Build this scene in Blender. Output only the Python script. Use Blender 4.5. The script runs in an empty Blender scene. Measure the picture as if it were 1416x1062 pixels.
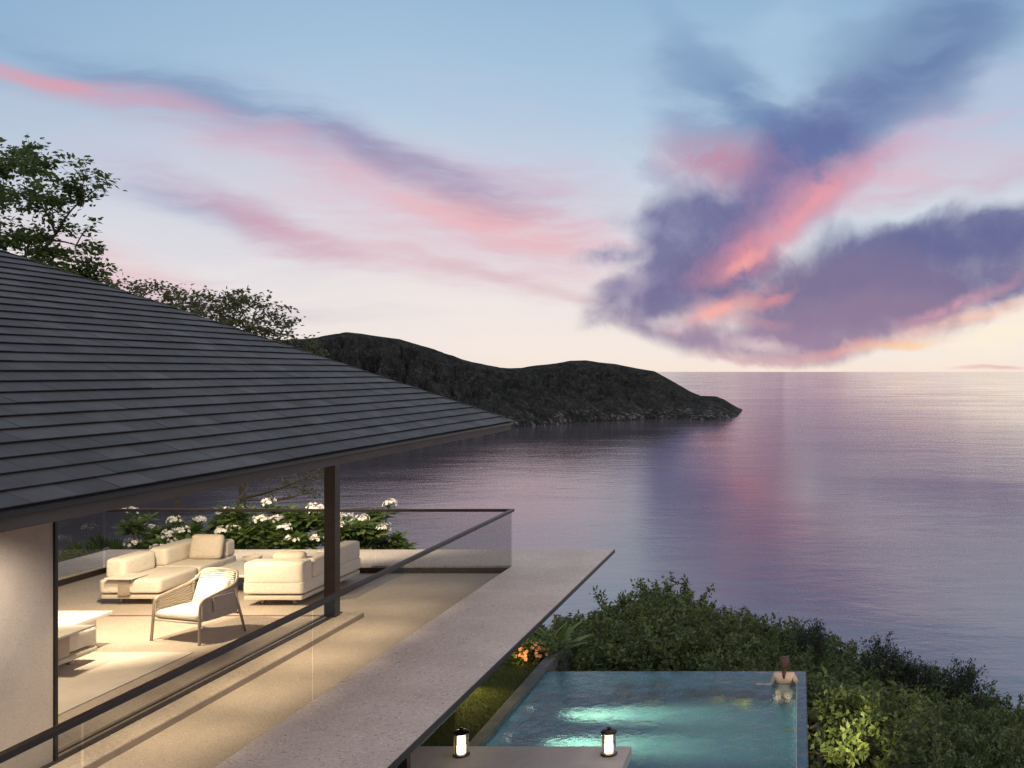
import bpy, bmesh, math, random
import numpy as np
from mathutils import Vector, Matrix, Euler
R = math.radians
scene = bpy.context.scene
COL = scene.collection

# ------------------------------------------------------------------ camera
F, U0, V0, CZ = 1320.0, 1105.0, 514.0, 3.63      # focal length and principal point of the 1416x1062 photo; camera height over the terrace
cam_d = bpy.data.cameras.new('camera')
cam = bpy.data.objects.new('camera', cam_d); COL.objects.link(cam)
cam.location = (0, 0, CZ); cam.rotation_euler = (R(90), 0, 0)
cam_d.sensor_width = 36; cam_d.lens = 36*F/1416
cam_d.shift_x = -(U0-708)/1416; cam_d.shift_y = -(531-V0)/1416
cam_d.clip_start = 0.1; cam_d.clip_end = 600000
scene.camera = cam
scene.view_settings.view_transform = 'Standard'; scene.view_settings.look = 'None'
scene.view_settings.exposure = 0; scene.view_settings.gamma = 1
scene.render.engine = 'CYCLES'
scene.cycles.use_denoising = True; scene.cycles.denoising_prefilter = 'NONE'; scene.cycles.denoising_input_passes = 'RGB_ALBEDO_NORMAL'
scene.cycles.max_bounces = 10; scene.cycles.transparent_max_bounces = 24
scene.cycles.transmission_bounces = 8; scene.cycles.glossy_bounces = 5; scene.cycles.diffuse_bounces = 4
scene.cycles.sample_clamp_indirect = 4.0
scene.cycles.caustics_reflective = False

def at(u, v, drop):
    s = (v-V0)/drop
    return Vector(((u-U0)/s, F/s, CZ-drop))
def lin(c):
    return tuple((x/12.92 if x <= .04045 else ((x+.055)/1.055)**2.4) for x in [k/255 for k in c[:3]]) + (1.0,)

# ------------------------------------------------------------------ node helpers
class NT:
    def __init__(s, tree): s.t = tree; s.n = tree.nodes; s.l = tree.links
    def add(s, typ, ins=None, **kw):
        nd = s.n.new(typ)
        for k, v in kw.items(): setattr(nd, k, v)
        for k, v in (ins or {}).items():
            sock = nd.inputs[k]
            if isinstance(v, bpy.types.NodeSocket): s.l.new(v, sock)
            else: sock.default_value = v
        return nd
    def math(s, op, a, b=0.0, c=0.0, clamp=False):
        nd = s.add('ShaderNodeMath', {0: a, 1: b, 2: c}, operation=op); nd.use_clamp = clamp; return nd.outputs[0]
    def vmath(s, op, a, b=(0, 0, 0)):
        nd = s.add('ShaderNodeVectorMath', {0: a, 1: b}, operation=op); return nd.outputs[0]
    def mix(s, f, a, b, blend='MIX'):
        nd = s.add('ShaderNodeMix', data_type='RGBA', blend_type=blend)
        for k, v in ((0, f), (6, a), (7, b)):
            if isinstance(v, bpy.types.NodeSocket): s.l.new(v, nd.inputs[k])
            else: nd.inputs[k].default_value = v
        return nd.outputs[2]
    def rng(s, v, a, b, c=0.0, d=1.0, smooth=True):
        nd = s.add('ShaderNodeMapRange', {0: v, 1: a, 2: b, 3: c, 4: d}, interpolation_type='SMOOTHSTEP' if smooth else 'LINEAR'); return nd.outputs[0]
    def noise(s, vec, scale, detail=3.0, rough=.5, dist=0.0):
        return s.add('ShaderNodeTexNoise', {'Vector': vec, 'Scale': scale, 'Detail': detail, 'Roughness': rough, 'Distortion': dist})
    def ramp(s, f, stops, interp='LINEAR'):
        nd = s.add('ShaderNodeValToRGB', {0: f}); cr = nd.color_ramp; cr.interpolation = interp
        while len(cr.elements) < len(stops): cr.elements.new(0.5)
        for e, (p, c) in zip(cr.elements, stops): e.position = p; e.color = c
        return nd.outputs[0]

# ------------------------------------------------------------------ sky
def build_world():
    w = bpy.data.worlds.new('World'); scene.world = w; w.use_nodes = True
    k = NT(w.node_tree); k.n.clear()
    d = k.add('ShaderNodeTexCoord').outputs['Generated']
    d = k.vmath('NORMALIZE', d)
    xyz = k.add('ShaderNodeSeparateXYZ', {0: d})
    az = k.math('ARCTAN2', xyz.outputs[0], xyz.outputs[1]); el = k.math('ARCSINE', xyz.outputs[2])
    P = k.add('ShaderNodeCombineXYZ', {0: az, 1: el, 2: 0.0}).outputs[0]
    e90 = k.math('DIVIDE', el, math.pi/2, clamp=True)
    base = k.ramp(e90, [(0, lin((248, 230, 216))), (.012, lin((246, 233, 224))), (.05, lin((240, 231, 228))), (.10, lin((216, 220, 229))),
                        (.16, lin((178, 202, 224))), (.235, lin((150, 184, 214))), (.40, lin((168, 168, 178))), (1, lin((164, 158, 164)))])
    # the sky away from the sunset: bluer to the left, dusk blue behind
    aza = k.math('ABSOLUTE', k.math('SUBTRACT', az, .12))
    left = k.rng(az, R(-22), R(-48))
    left = k.math('MULTIPLY', left, k.rng(el, R(3), R(16)))
    base = k.mix(k.math('MULTIPLY', left, .55), base, lin((104, 152, 194)))
    back = k.rng(aza, R(48), R(125))
    dusk = k.ramp(e90, [(0, lin((200, 184, 180))), (.08, lin((194, 184, 186))), (.3, lin((176, 170, 176))), (1, lin((164, 158, 164)))])
    base = k.mix(k.math('MULTIPLY', back, .9), base, dusk)
    # warped coordinates
    w1 = k.noise(P, 5.0, 3, .55).outputs['Color']; w2 = k.noise(P, 21.0, 4, .6).outputs['Color']; 
    def off(c, a):
        s = k.add('ShaderNodeVectorMath', {0: c, 1: (.5, .5, .5)}, operation='SUBTRACT').outputs[0]
        nd = k.add('ShaderNodeVectorMath', {0: s}, operation='SCALE'); nd.inputs['Scale'].default_value = a; return nd.outputs[0]
    Pw = k.vmath('ADD', k.vmath('ADD', P, off(w1, .045)), off(w2, .014))      # billowing
    Ps = k.vmath('ADD', P, off(w1, .06))                                      # smooth streaks
    nb = k.noise(Pw, 13.0, 5, .52, .3).outputs[0]
    mp = k.add('ShaderNodeMapping', {'Vector': Ps, 'Rotation': (0, 0, R(22)), 'Scale': (5, 34, 1)})
    ns = k.noise(mp.outputs[0], 1.0, 7, .64, .3).outputs[0]
    mp3 = k.add('ShaderNodeMapping', {'Vector': k.vmath('ADD', Ps, off(w2, .012)), 'Rotation': (0, 0, R(20)), 'Scale': (11, 60, 1)})
    nsf = k.noise(mp3.outputs[0], 1.0, 5, .6, .2).outputs[0]
    mp2 = k.add('ShaderNodeMapping', {'Vector': Pw, 'Rotation': (0, 0, R(-38)), 'Scale': (7, 20, 1)})
    nd_ = k.noise(mp2.outputs[0], 1.0, 5, .52).outputs[0]
    w3 = k.noise(P, 48.0, 4, .65).outputs['Color']; Pf = k.vmath('ADD', Pw, off(w3, .011)); nf = k.noise(Pf, 30.0, 6, .62, .3).outputs[0]
    fields = {'f': (Pf, nf), 'b': (Pw, nb), 's': (Ps, ns), 'd': (Pw, nd_)}
    def px(u, v):
        x, y, z = (u-U0)/F, 1.0, (V0-v)/F
        n = math.sqrt(x*x+y*y+z*z)
        return math.atan2(x, y), math.asin(z/n)
    col = base
    def stroke(u0, v0, u1, v1, half, c, op, field='b', na=.9, soft=.15):
        nonlocal col
        a0, e0 = px(u0, v0); a1, e1 = px(u1, v1)
        L = math.hypot(a1-a0, e1-e0)/2; ang = math.atan2(e1-e0, a1-a0)
        um = (u0+u1)/2; hw = half/F*math.cos(math.atan((um-U0)/F))
        vec, n = fields[field]
        m = k.add('ShaderNodeMapping', {'Vector': vec, 'Location': ((a0+a1)/2, (e0+e1)/2, 0), 'Rotation': (0, 0, ang), 'Scale': (L*1.12+hw*.3, hw, 1)}, vector_type='TEXTURE')
        ln = k.add('ShaderNodeVectorMath', {0: m.outputs[0]}, operation='LENGTH').outputs['Value']
        ln = k.math('MULTIPLY_ADD', k.math('SUBTRACT', n, .5), na*(2.4 if field == 's' else 2.2), ln)
        mask = k.rng(ln, 1.3 if field == 's' else 1.14, soft, 0.0, op*(.9 if field == 's' else 1))
        tex = {'b': (nf, .34, .58, .90), 'f': (nf, .38, .60, .42), 'd': (nd_, .34, .60, .60), 's': (nsf, .34, .64, .50)}[field]
        mask = k.math('MULTIPLY', mask, k.rng(tex[0], tex[1], tex[2], tex[3], 1.0))
        col = k.mix(mask, col, lin(c))
    for s in STROKES: stroke(*s)
    # unseen sky overhead and behind strengthened to add fill light
    gain = k.math('MULTIPLY_ADD', k.math('MAXIMUM', k.rng(aza, R(55), R(120)), k.rng(el, R(26), R(60))), .75, 1.0)
    bg = k.add('ShaderNodeBackground', {'Color': col, 'Strength': gain})
    # a trace of the physical dusk sky
    sk = k.add('ShaderNodeTexSky', sky_type='NISHITA'); sk.sun_disc = False
    sk.sun_elevation = SUN_EL; sk.sun_rotation = SUN_AZ
    bg2 = k.add('ShaderNodeBackground', {'Color': sk.outputs[0], 'Strength': 0.05})
    ad = k.add('ShaderNodeAddShader', {0: bg.outputs[0], 1: bg2.outputs[0]})
    out = k.add('ShaderNodeOutputWorld', {'Surface': bg.outputs[0]})
    w.cycles.sampling_method = 'MANUAL'; w.cycles.sample_map_resolution = 1024

SUN_EL, SUN_AZ = R(2.5), R(9)
# u0 v0 u1 v1 halfwidth colour opacity field noise soft
STROKES = [
    # ---- left sky: long streaks
    (-160, 110, 560, 470, 120, (204, 208, 224), .40, 's', 0.50, 0),
    (180, 170, 840, 370, 110, (218, 200, 216), .60, 's', 0.50, 0),
    (600, 150, 860, 300, 90, (198, 196, 218), .35, 's', 0.60, 0),
    (-60, 30, 560, 215, 46, (108, 144, 186), .55, 's', 0.58, .0),
    (60, 70, 640, 265, 34, (100, 126, 172), .60, 's', 0.65, .0),
    (360, 150, 700, 280, 30, (110, 120, 170), .65, 's', 0.65, .0),
    (-80, 66, 340, 168, 24, (212, 164, 184), .80, 's', 0.58, .1),
    (-80, 74, 190, 122, 12, (226, 158, 170), .75, 's', 0.50, .1),
    (160, 125, 600, 275, 34, (212, 172, 194), .80, 's', 0.65, .0),
    (380, 220, 900, 360, 74, (226, 190, 202), .90, 's', 0.58, .0),
    (520, 255, 840, 335, 36, (236, 182, 186), .85, 's', 0.58, .1),
    (470, 200, 720, 285, 28, (136, 136, 176), .65, 's', 0.65, .05),
    (560, 225, 800, 290, 36, (172, 158, 188), .50, 's', 0.58, .0),
    (700, 230, 880, 310, 56, (208, 182, 202), .40, 's', 0.58, 0),
    (160, 220, 490, 352, 30, (184, 158, 186), .75, 's', 0.65, .1),
    (270, 268, 520, 362, 22, (208, 154, 174), .80, 's', 0.58, .15),
    (130, 240, 330, 300, 24, (156, 166, 196), .5, 's', 0.65, .0),
    (360, 300, 760, 392, 46, (226, 196, 204), .8, 's', 0.58, 0),
    (560, 352, 830, 410, 14, (216, 184, 192), .7, 's', 0.65, .1),
    (40, 335, 300, 415, 52, (228, 180, 190), .85, 's', 0.50, 0.05),
    (180, 388, 400, 425, 20, (192, 182, 206), .6, 's', 0.58, 0),
    (300, 428, 540, 442, 12, (212, 204, 210), .6, 's', 0.58, 0),
    # ---- right: pink veil behind
    (1080, 270, 1460, 110, 80, (204, 188, 212), .80, 's', 0.50, 0),
    (1040, 285, 1460, 205, 46, (222, 186, 200), .75, 's', 0.50, 0),
    (1160, 310, 1460, 235, 22, (204, 168, 190), .65, 's', 0.58, .05),
    (1090, 355, 1340, 280, 40, (210, 224, 232), .85, 'b', 0.45, 0.20),
    # ---- blue wisps upper middle
    (890, -30, 985, 150, 38, (140, 170, 204), .65, 'd', 1.00, 0),
    (930, 70, 1100, 185, 62, (108, 138, 180), .80, 'd', 0.90, .05),
    (890, 110, 1020, 250, 56, (128, 154, 190), .70, 'd', 1.10, .0),
    (860, 225, 990, 270, 20, (158, 172, 200), .70, 'f', 0.80, .0),
    (830, 280, 960, 330, 36, (196, 202, 216), .55, 'f', 0.80, .0),
    # ---- main arm: upper right to lower left
    (1460, -130, 1120, 190, 110, (112, 138, 176), .85, 'd', 0.60, .15),
    (1440, -60, 1060, 270, 74, (100, 122, 168), .75, 'd', 0.60, .15),
    (1040, 60, 1130, 10, 40, (178, 204, 228), .5, 's', 0.60, 0),
    (970, 150, 1200, 190, 64, (98, 124, 170), .75, 'd', 0.80, .1),
    (1180, 150, 990, 340, 80, (100, 112, 162), .88, 'b', 0.63, 0.40),
    (890, 215, 1100, 245, 60, (190, 138, 164), .92, 'f', 0.72, .1),
    (1030, 250, 1110, 235, 44, (112, 112, 160), .7, 'f', 0.64, .1),
    (1030, 290, 900, 400, 86, (110, 110, 154), .93, 'b', 0.59, 0.50),
    (850, 425, 1040, 375, 54, (118, 112, 152), .93, 'b', 0.63, 0.45),
    (860, 440, 1030, 480, 30, (142, 126, 158), .88, 'b', 0.72, 0.30),
    (806, 350, 910, 350, 15, (136, 138, 172), .85, 'f', 0.80, .2),
    (840, 398, 930, 380, 17, (164, 154, 182), .7, 'f', 0.80, .1),
    (840, 300, 930, 330, 16, (170, 174, 200), .6, 'f', 0.80, .0),
    (846, 430, 870, 450, 9, (190, 172, 188), .7, 'f', 0.80, .1),
    (870, 250, 960, 262, 9, (168, 176, 202), .6, 'f', 0.72, .0),
    # ---- second arm: right edge to centre
    (1490, 350, 1060, 390, 72, (112, 110, 150), .95, 'b', 0.54, 0.55),
    (1480, 300, 1210, 345, 42, (104, 108, 152), .92, 'b', 0.59, 0.50),
    (1360, 385, 990, 430, 66, (126, 116, 150), .93, 'b', 0.54, 0.50),
    (1330, 425, 1040, 460, 48, (144, 124, 154), .90, 'b', 0.63, 0.40),
    (930, 462, 1170, 480, 30, (156, 132, 160), .88, 'b', 0.72, 0.35),
    (950, 484, 1150, 497, 14, (204, 166, 174), .85, 'f', 0.72, .15),
    # ---- glowing seams
    (1300, 165, 1080, 305, 36, (206, 152, 178), .80, 'f', 0.72, .0),
    (1165, 240, 990, 372, 50, (212, 146, 168), .88, 'f', 0.72, .0),
    (1210, 232, 1035, 340, 26, (238, 160, 168), .85, 'f', 0.80, .05),
    (1095, 312, 965, 395, 28, (228, 150, 160), .85, 'f', 0.80, .05),
    (1060, 340, 995, 384, 12, (252, 172, 164), .80, 'f', 0.88, .1),
    (1075, 396, 925, 458, 24, (226, 152, 158), .80, 'f', 0.80, .05),
    (1045, 410, 950, 450, 12, (252, 180, 168), .85, 'f', 0.88, .1),
    (1095, 402, 1040, 422, 11, (232, 150, 154), .75, 'f', 0.88, .1),
    (1000, 440, 1090, 448, 9, (206, 148, 160), .6, 'f', 0.88, .1),
    (890, 440, 965, 457, 13, (236, 222, 224), .65, 'f', 0.88, .05),
    (1000, 464, 1110, 482, 13, (242, 218, 214), .65, 'f', 0.96, .05),
    (1280, 490, 1490, 425, 46, (255, 241, 216), .95, 's', 0.40, 0),
    (1440, 368, 1200, 468, 15, (216, 162, 178), .75, 'f', 0.56, .1),
    (1470, 394, 1180, 486, 15, (248, 202, 186), .85, 'f', 0.56, .1),
    (1080, 494, 1280, 472, 12, (242, 178, 164), .80, 'f', 0.72, .1),
    (1180, 489, 1310, 468, 10, (254, 210, 162), .80, 'f', 0.64, .1),
    (1318, 511, 1416, 510, 3.5, (226, 170, 166), .9, 's', 0.40, .2),
]
build_world()

sun_d = bpy.data.lights.new('sun', 'SUN'); sun_d.energy = 0.012; sun_d.angle = R(20); sun_d.color = (1, .72, .6)
sun = bpy.data.objects.new('sun', sun_d); COL.objects.link(sun)
sun.rotation_euler = Vector((-math.sin(SUN_AZ)*math.cos(SUN_EL), -math.cos(SUN_AZ)*math.cos(SUN_EL), -math.sin(SUN_EL))).to_track_quat('-Z', 'Y').to_euler()

# ------------------------------------------------------------------ materials
MATS = {}
def new_mat(name):
    m = bpy.data.materials.new(name); m.use_nodes = True; k = NT(m.node_tree); k.n.clear()
    out = k.add('ShaderNodeOutputMaterial'); MATS[name] = m; return m, k, out
def pmat(name, c1, c2=None, scale=8.0, rough=.6, bump=0.0, bscale=None, metal=0.0, detail=4.0, spec=.5, stretch=(1, 1, 1), speck=None):
    m, k, out = new_mat(name)
    co = k.add('ShaderNodeTexCoord').outputs['Object']
    if stretch != (1, 1, 1): co = k.add('ShaderNodeMapping', {'Vector': co, 'Scale': stretch}).outputs[0]
    n = k.noise(co, scale, detail, .6)
    c1, c2 = tuple(c1)+(1,), tuple(c2 or c1)+(1,)
    col = k.mix(k.rng(n.outputs[0], .3, .7), c1, c2)
    if speck:
        sn = k.noise(co, speck[0], 2, .7).outputs[0]
        col = k.mix(k.rng(sn, .56, .72, 0, speck[2]), col, tuple(speck[1])+(1,))
        sn2 = k.noise(co, speck[0]*.83+7, 2, .7).outputs[0]
        col = k.mix(k.rng(sn2, .57, .72, 0, speck[2]), col, tuple(x*.35 for x in c1[:3])+(1,))
    b = k.add('ShaderNodeBsdfPrincipled', {'Base Color': col, 'Roughness': rough, 'Metallic': metal, 'Specular IOR Level': spec})
    if bump:
        bn = k.noise(co, bscale or scale*4, 4, .6)
        bp = k.add('ShaderNodeBump', {'Height': bn.outputs[0], 'Strength': bump, 'Distance': .02})
        k.l.new(bp.outputs[0], b.inputs['Normal'])
    k.l.new(b.outputs[0], out.inputs[0]); return m

M = {}
M['ledge'] = pmat('ledge_stone', (.54, .435, .355), (.65, .54, .455), .9, .6, .2, 90, speck=(34, (.80, .72, .66), 1.0))
M['floor'] = pmat('terrace_stone', (.41, .34, .27), (.48, .40, .32), 1.3, .6, .2, 90, speck=(36, (.70, .62, .52), .9))
M['paving'] = pmat('platform_stone', (.40, .36, .33), (.47, .42, .39), 2.5, .65, .2, 90, speck=(80, (.6, .55, .5), .5))
M['bronze'] = pmat('dark_bronze', (.030, .022, .019), (.045, .033, .028), 14, .42, .05, 60, metal=.35)
M['black'] = pmat('black_metal', (.014, .012, .012), (.02, .018, .017), 14, .4, metal=.3)
M['fascia'] = pmat('brown_fascia', (.062, .042, .034), (.088, .062, .050), 3, .6, .25, 70, stretch=(4, .5, 4))
M['soffit'] = pmat('timber_soffit', (.25, .16, .10), (.32, .21, .14), 2, .5, .1, 40, stretch=(8, .6, 8))
M['wall'] = pmat('rough_plaster', (.35, .305, .262), (.41, .36, .312), 1.4, .8, .12, 40, speck=(70, (.55, .48, .43), .4))
M['fabric'] = pmat('oat_fabric', (.60, .54, .46), (.66, .60, .52), 30, .9, .55, 13, spec=.15)
M['fabric_white'] = pmat('cream_fabric', (.78, .73, .65), (.82, .77, .70), 20, .9, .5, 13, spec=.15)
M['pillow'] = pmat('sand_fabric', (.50, .43, .35), (.56, .49, .40), 30, .9, .55, 13, spec=.15)
M['plinth'] = pmat('sofa_plinth', (.50, .44, .35), (.55, .48, .39), 8, .6)
M['tabletop'] = pmat('pale_table', (.62, .56, .49), (.68, .62, .55), 6, .5, .05)
M['whitetable'] = pmat('white_table', (.76, .72, .66), (.8, .76, .7), 6, .45)
M['taupe'] = pmat('taupe_metal', (.33, .26, .21), (.38, .31, .25), 8, .45, metal=.2)
M['cord'] = pmat('cord_weave', (.60, .52, .43), (.68, .60, .5), 40, .8, .4, 150)
M['leather'] = pmat('grey_weave', (.36, .30, .27), (.42, .36, .32), 60, .8, .5, 180)
M['rug'] = pmat('pale_rug', (.62, .55, .47), (.70, .63, .55), 2.2, .95, .5, 90)
M['ceramic'] = pmat('stone_bowl', (.55, .48, .40), (.62, .55, .47), 12, .6)
M['joint'] = pmat('purple_track', (.16, .075, .12), (.19, .09, .14), 5, .4)
M['kerb'] = pmat('dark_kerb_stone', (.085, .080, .078), (.14, .132, .125), 3.0, .8, .5, 30, speck=(40, (.2, .19, .18), .5))
M['slate_wall'] = pmat('dark_slate', (.035, .034, .036), (.055, .052, .052), 4, .7, .3, 30)
M['bark'] = pmat('bark', (.055, .042, .033), (.10, .08, .062), 9, .9, .6, 40)
M['stem'] = pmat('green_stem', (.12, .12, .07), (.18, .16, .10), 10, .8)
M['skin'] = pmat('skin', (.60, .40, .32), (.64, .44, .35), 12, .5, .05)
M['hair'] = pmat('auburn_hair', (.055, .022, .015), (.09, .036, .024), 60, .5, .4, 120, stretch=(6, 6, 1))
M['bikini'] = pmat('olive_swimwear', (.16, .13, .04), (.20, .16, .05), 30, .7)
M['petal_white'] = pmat('white_petal', (.80, .74, .66), (.84, .78, .74), 30, .6)
M['petal_orange'] = pmat('orange_petal', (.80, .30, .12), (.85, .42, .2), 30, .6)

def leaf_mat(name, a, b, c, trans=.3, rough=.5):
    m, k, out = new_mat(name)
    g = k.add('ShaderNodeNewGeometry')
    rnd = g.outputs['Random Per Island']
    col = k.ramp(rnd, [(0, tuple(a)+(1,)), (.55, tuple(b)+(1,)), (1, tuple(c)+(1,))])
    co = k.add('ShaderNodeTexCoord').outputs['Object']
    cl = k.noise(co, 1.6, 3, .6).outputs[0]
    col = k.mix(k.rng(cl, .35, .7, 0, .45), col, tuple(x*.6 for x in a)+(1,))
    p = k.add('ShaderNodeBsdfPrincipled', {'Base Color': col, 'Roughness': rough, 'Specular IOR Level': .4})
    t = k.add('ShaderNodeBsdfTranslucent', {'Color': k.mix(.5, col, tuple(x*1.3 for x in c)+(1,))})
    mx = k.add('ShaderNodeMixShader', {0: trans, 1: p.outputs[0], 2: t.outputs[0]})
    k.l.new(mx.outputs[0], out.inputs[0]); M[name] = m; return m
leaf_mat('leaf_bush', (.036, .060, .020), (.074, .112, .034), (.16, .205, .058))
leaf_mat('leaf_olive', (.048, .066, .022), (.095, .128, .038), (.20, .235, .07))
leaf_mat('leaf_tree', (.05, .078, .026), (.095, .14, .04), (.155, .205, .06), .5)
leaf_mat('leaf_dusty', (.07, .085, .036), (.12, .135, .055), (.18, .19, .08), .5)
leaf_mat('leaf_broad', (.055, .10, .024), (.12, .185, .045), (.21, .27, .075))
leaf_mat('leaf_dark', (.016, .026, .014), (.03, .044, .02), (.05, .065, .03))

def glass_mat(name, tint, refl=1.0):
    m, k, out = new_mat(name)
    t = k.add('ShaderNodeBsdfTransparent', {'Color': tuple(tint)+(1,)})
    g = k.add('ShaderNodeBsdfGlossy', {'Color': (.9, .95, .95, 1), 'Roughness': .02})
    fr = k.add('ShaderNodeFresnel', {'IOR': 1.45})
    mx = k.add('ShaderNodeMixShader', {0: k.math('MULTIPLY', fr.outputs[0], refl), 1: t.outputs[0], 2: g.outputs[0]})
    k.l.new(mx.outputs[0], out.inputs[0]); M[name] = m; return m
glass_mat('glass', (.875, .88, .875), .06)
glass_mat('lantern_glass', (.95, .93, .9), .8)

def emit_mat(name, c, s):
    m, k, out = new_mat(name)
    e = k.add('ShaderNodeEmission', {'Color': tuple(c)+(1,), 'Strength': s}); k.l.new(e.outputs[0], out.inputs[0]); M[name] = m
emit_mat('candle', (1, .80, .52), 9.0)
emit_mat('pool_lamp', (.85, 1, .85), 1.5)

def roof_mat():
    m, k, out = new_mat('slate_tiles')
    g = k.add('ShaderNodeNewGeometry'); co = k.add('ShaderNodeTexCoord').outputs['Object']
    col = k.ramp(g.outputs['Random Per Island'], [(0, (.036, .033, .033, 1)), (.6, (.050, .046, .045, 1)), (1, (.074, .068, .066, 1))])
    n = k.noise(co, 3.0, 5, .65).outputs[0]
    col = k.mix(k.rng(n, .35, .7, 0, .35), col, (.046, .042, .041, 1))
    b = k.add('ShaderNodeBsdfPrincipled', {'Base Color': col, 'Roughness': k.rng(n, .3, .7, .5, .65), 'Specular IOR Level': .35})
    bp = k.add('ShaderNodeBump', {'Height': k.noise(co, 60, 4, .6).outputs[0], 'Strength': .2, 'Distance': .01})
    k.l.new(bp.outputs[0], b.inputs['Normal']); k.l.new(b.outputs[0], out.inputs[0]); M['roof'] = m
roof_mat()

def sea_mat():
    m, k, out = new_mat('sea_water')
    co = k.add('ShaderNodeTexCoord').outputs['Object']
    c1 = k.add('ShaderNodeMapping', {'Vector': co, 'Rotation': (0, 0, R(20)), 'Scale': (.55, 1, 1)}).outputs[0]
    a = k.noise(c1, .17, 7, .64, .3).outputs[0]
    b = k.noise(c1, 1.1, 5, .65, .2).outputs[0]
    big = k.noise(k.add('ShaderNodeMapping', {'Vector': co, 'Scale': (.35, 1, 1)}).outputs[0], .012, 4, .6).outputs[0]
    c = k.noise(c1, .038, 4, .55, .4).outputs[0]
    h = k.math('MULTIPLY_ADD', c, 2.6, k.math('MULTIPLY_ADD', b, .20, a))
    st = k.rng(big, .3, .7, .5, 1.0)
    bp = k.add('ShaderNodeBump', {'Height': h, 'Strength': k.math('MULTIPLY', st, .15), 'Distance': 1.0})
    p = k.add('ShaderNodeBsdfPrincipled', {'Base Color': (.088, .074, .086, 1), 'Roughness': k.rng(big, .3, .7, .06, .11), 'IOR': 3.1, 'Specular IOR Level': .5})
    k.l.new(bp.outputs[0], p.inputs['Normal']); k.l.new(p.outputs[0], out.inputs[0]); M['sea'] = m
sea_mat()

def pool_mats():
    m, k, out = new_mat('pool_water')
    co = k.add('ShaderNodeTexCoord').outputs['Object']
    n1 = k.noise(co, 3.0, 5, .62, .6).outputs[0]; n2 = k.noise(co, 7.0, 3, .6, .4).outputs[0]
    h = k.math('MULTIPLY_ADD', n2, .3, n1)
    bp = k.add('ShaderNodeBump', {'Height': h, 'Strength': .32, 'Distance': .11})
    p = k.add('ShaderNodeBsdfPrincipled', {'Base Color': (.80, .96, .97, 1), 'Roughness': .03, 'IOR': 1.33, 'Transmission Weight': 1.0})
    k.l.new(bp.outputs[0], p.inputs['Normal']); k.l.new(p.outputs[0], out.inputs[0]); M['pool_water'] = m
    m, k, out = new_mat('pool_tiles')
    co = k.add('ShaderNodeTexCoord').outputs['Object']
    n = k.noise(co, 5, 4, .65).outputs[0]
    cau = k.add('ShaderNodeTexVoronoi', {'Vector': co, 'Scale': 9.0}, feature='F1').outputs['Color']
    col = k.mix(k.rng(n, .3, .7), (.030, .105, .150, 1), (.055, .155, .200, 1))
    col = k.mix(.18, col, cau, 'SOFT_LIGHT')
    p = k.add('ShaderNodeBsdfPrincipled', {'Base Color': col, 'Roughness': .5})
    k.l.new(p.outputs[0], out.inputs[0]); M['pool_tiles'] = m
pool_mats()

def ground_mats():
    m, k, out = new_mat('lawn')
    co = k.add('ShaderNodeTexCoord').outputs['Object']
    n = k.noise(co, 1.4, 5, .65).outputs[0]; n2 = k.noise(co, 40, 3, .7).outputs[0]
    col = k.mix(k.rng(n, .3, .7), (.075, .085, .020, 1), (.12, .125, .03, 1))
    col = k.mix(k.rng(n2, .35, .7, 0, .6), col, (.05, .06, .015, 1))
    p = k.add('ShaderNodeBsdfPrincipled', {'Base Color': col, 'Roughness': .9, 'Specular IOR Level': .1})
    k.l.new(p.outputs[0], out.inputs[0]); M['lawn'] = m
    M['soil'] = pmat('hillside_soil', (.018, .022, .012), (.035, .036, .02), .8, .95, .6, 6)
    m, k, out = new_mat('headland_scrub')
    geo = k.add('ShaderNodeNewGeometry'); pos = geo.outputs['Position']
    z = k.add('ShaderNodeSeparateXYZ', {0: pos}).outputs[2]
    n = k.noise(pos, .05, 6, .7).outputs[0]; n2 = k.noise(pos, .16, 5, .7).outputs[0]; n3 = k.noise(k.add('ShaderNodeMapping', {'Vector': pos, 'Scale': (1, 1, .55)}).outputs[0], .20, 6, .78).outputs[0]
    col = k.mix(k.rng(n, .35, .65), (.044, .047, .044, 1), (.115, .113, .10, 1))
    col = k.mix(k.rng(n2, .54, .70, 0, .8), col, (.070, .068, .055, 1)); col = k.mix(k.rng(n3, .42, .66, .65, 0), col, (.010, .012, .010, 1))
    zz = k.math('MULTIPLY_ADD', k.math('SUBTRACT', n2, .5), 26.0, z)
    rock = k.math('MULTIPLY', k.rng(zz, SEA+17, SEA+3), k.math('MULTIPLY', k.rng(n3, .50, .62), k.rng(n, .40, .60)))
    col = k.mix(k.math('MULTIPLY', rock, .75), col, (.40, .38, .37, 1))
    p = k.add('ShaderNodeBsdfPrincipled', {'Base Color': col, 'Roughness': 1.0, 'Specular IOR Level': .05})
    bp = k.add('ShaderNodeBump', {'Height': n2, 'Strength': 1.0, 'Distance': 9.0})
    k.l.new(bp.outputs[0], p.inputs['Normal']); k.l.new(p.outputs[0], out.inputs[0]); M['headland'] = m
SEA = CZ-55.0
ground_mats()

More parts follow.
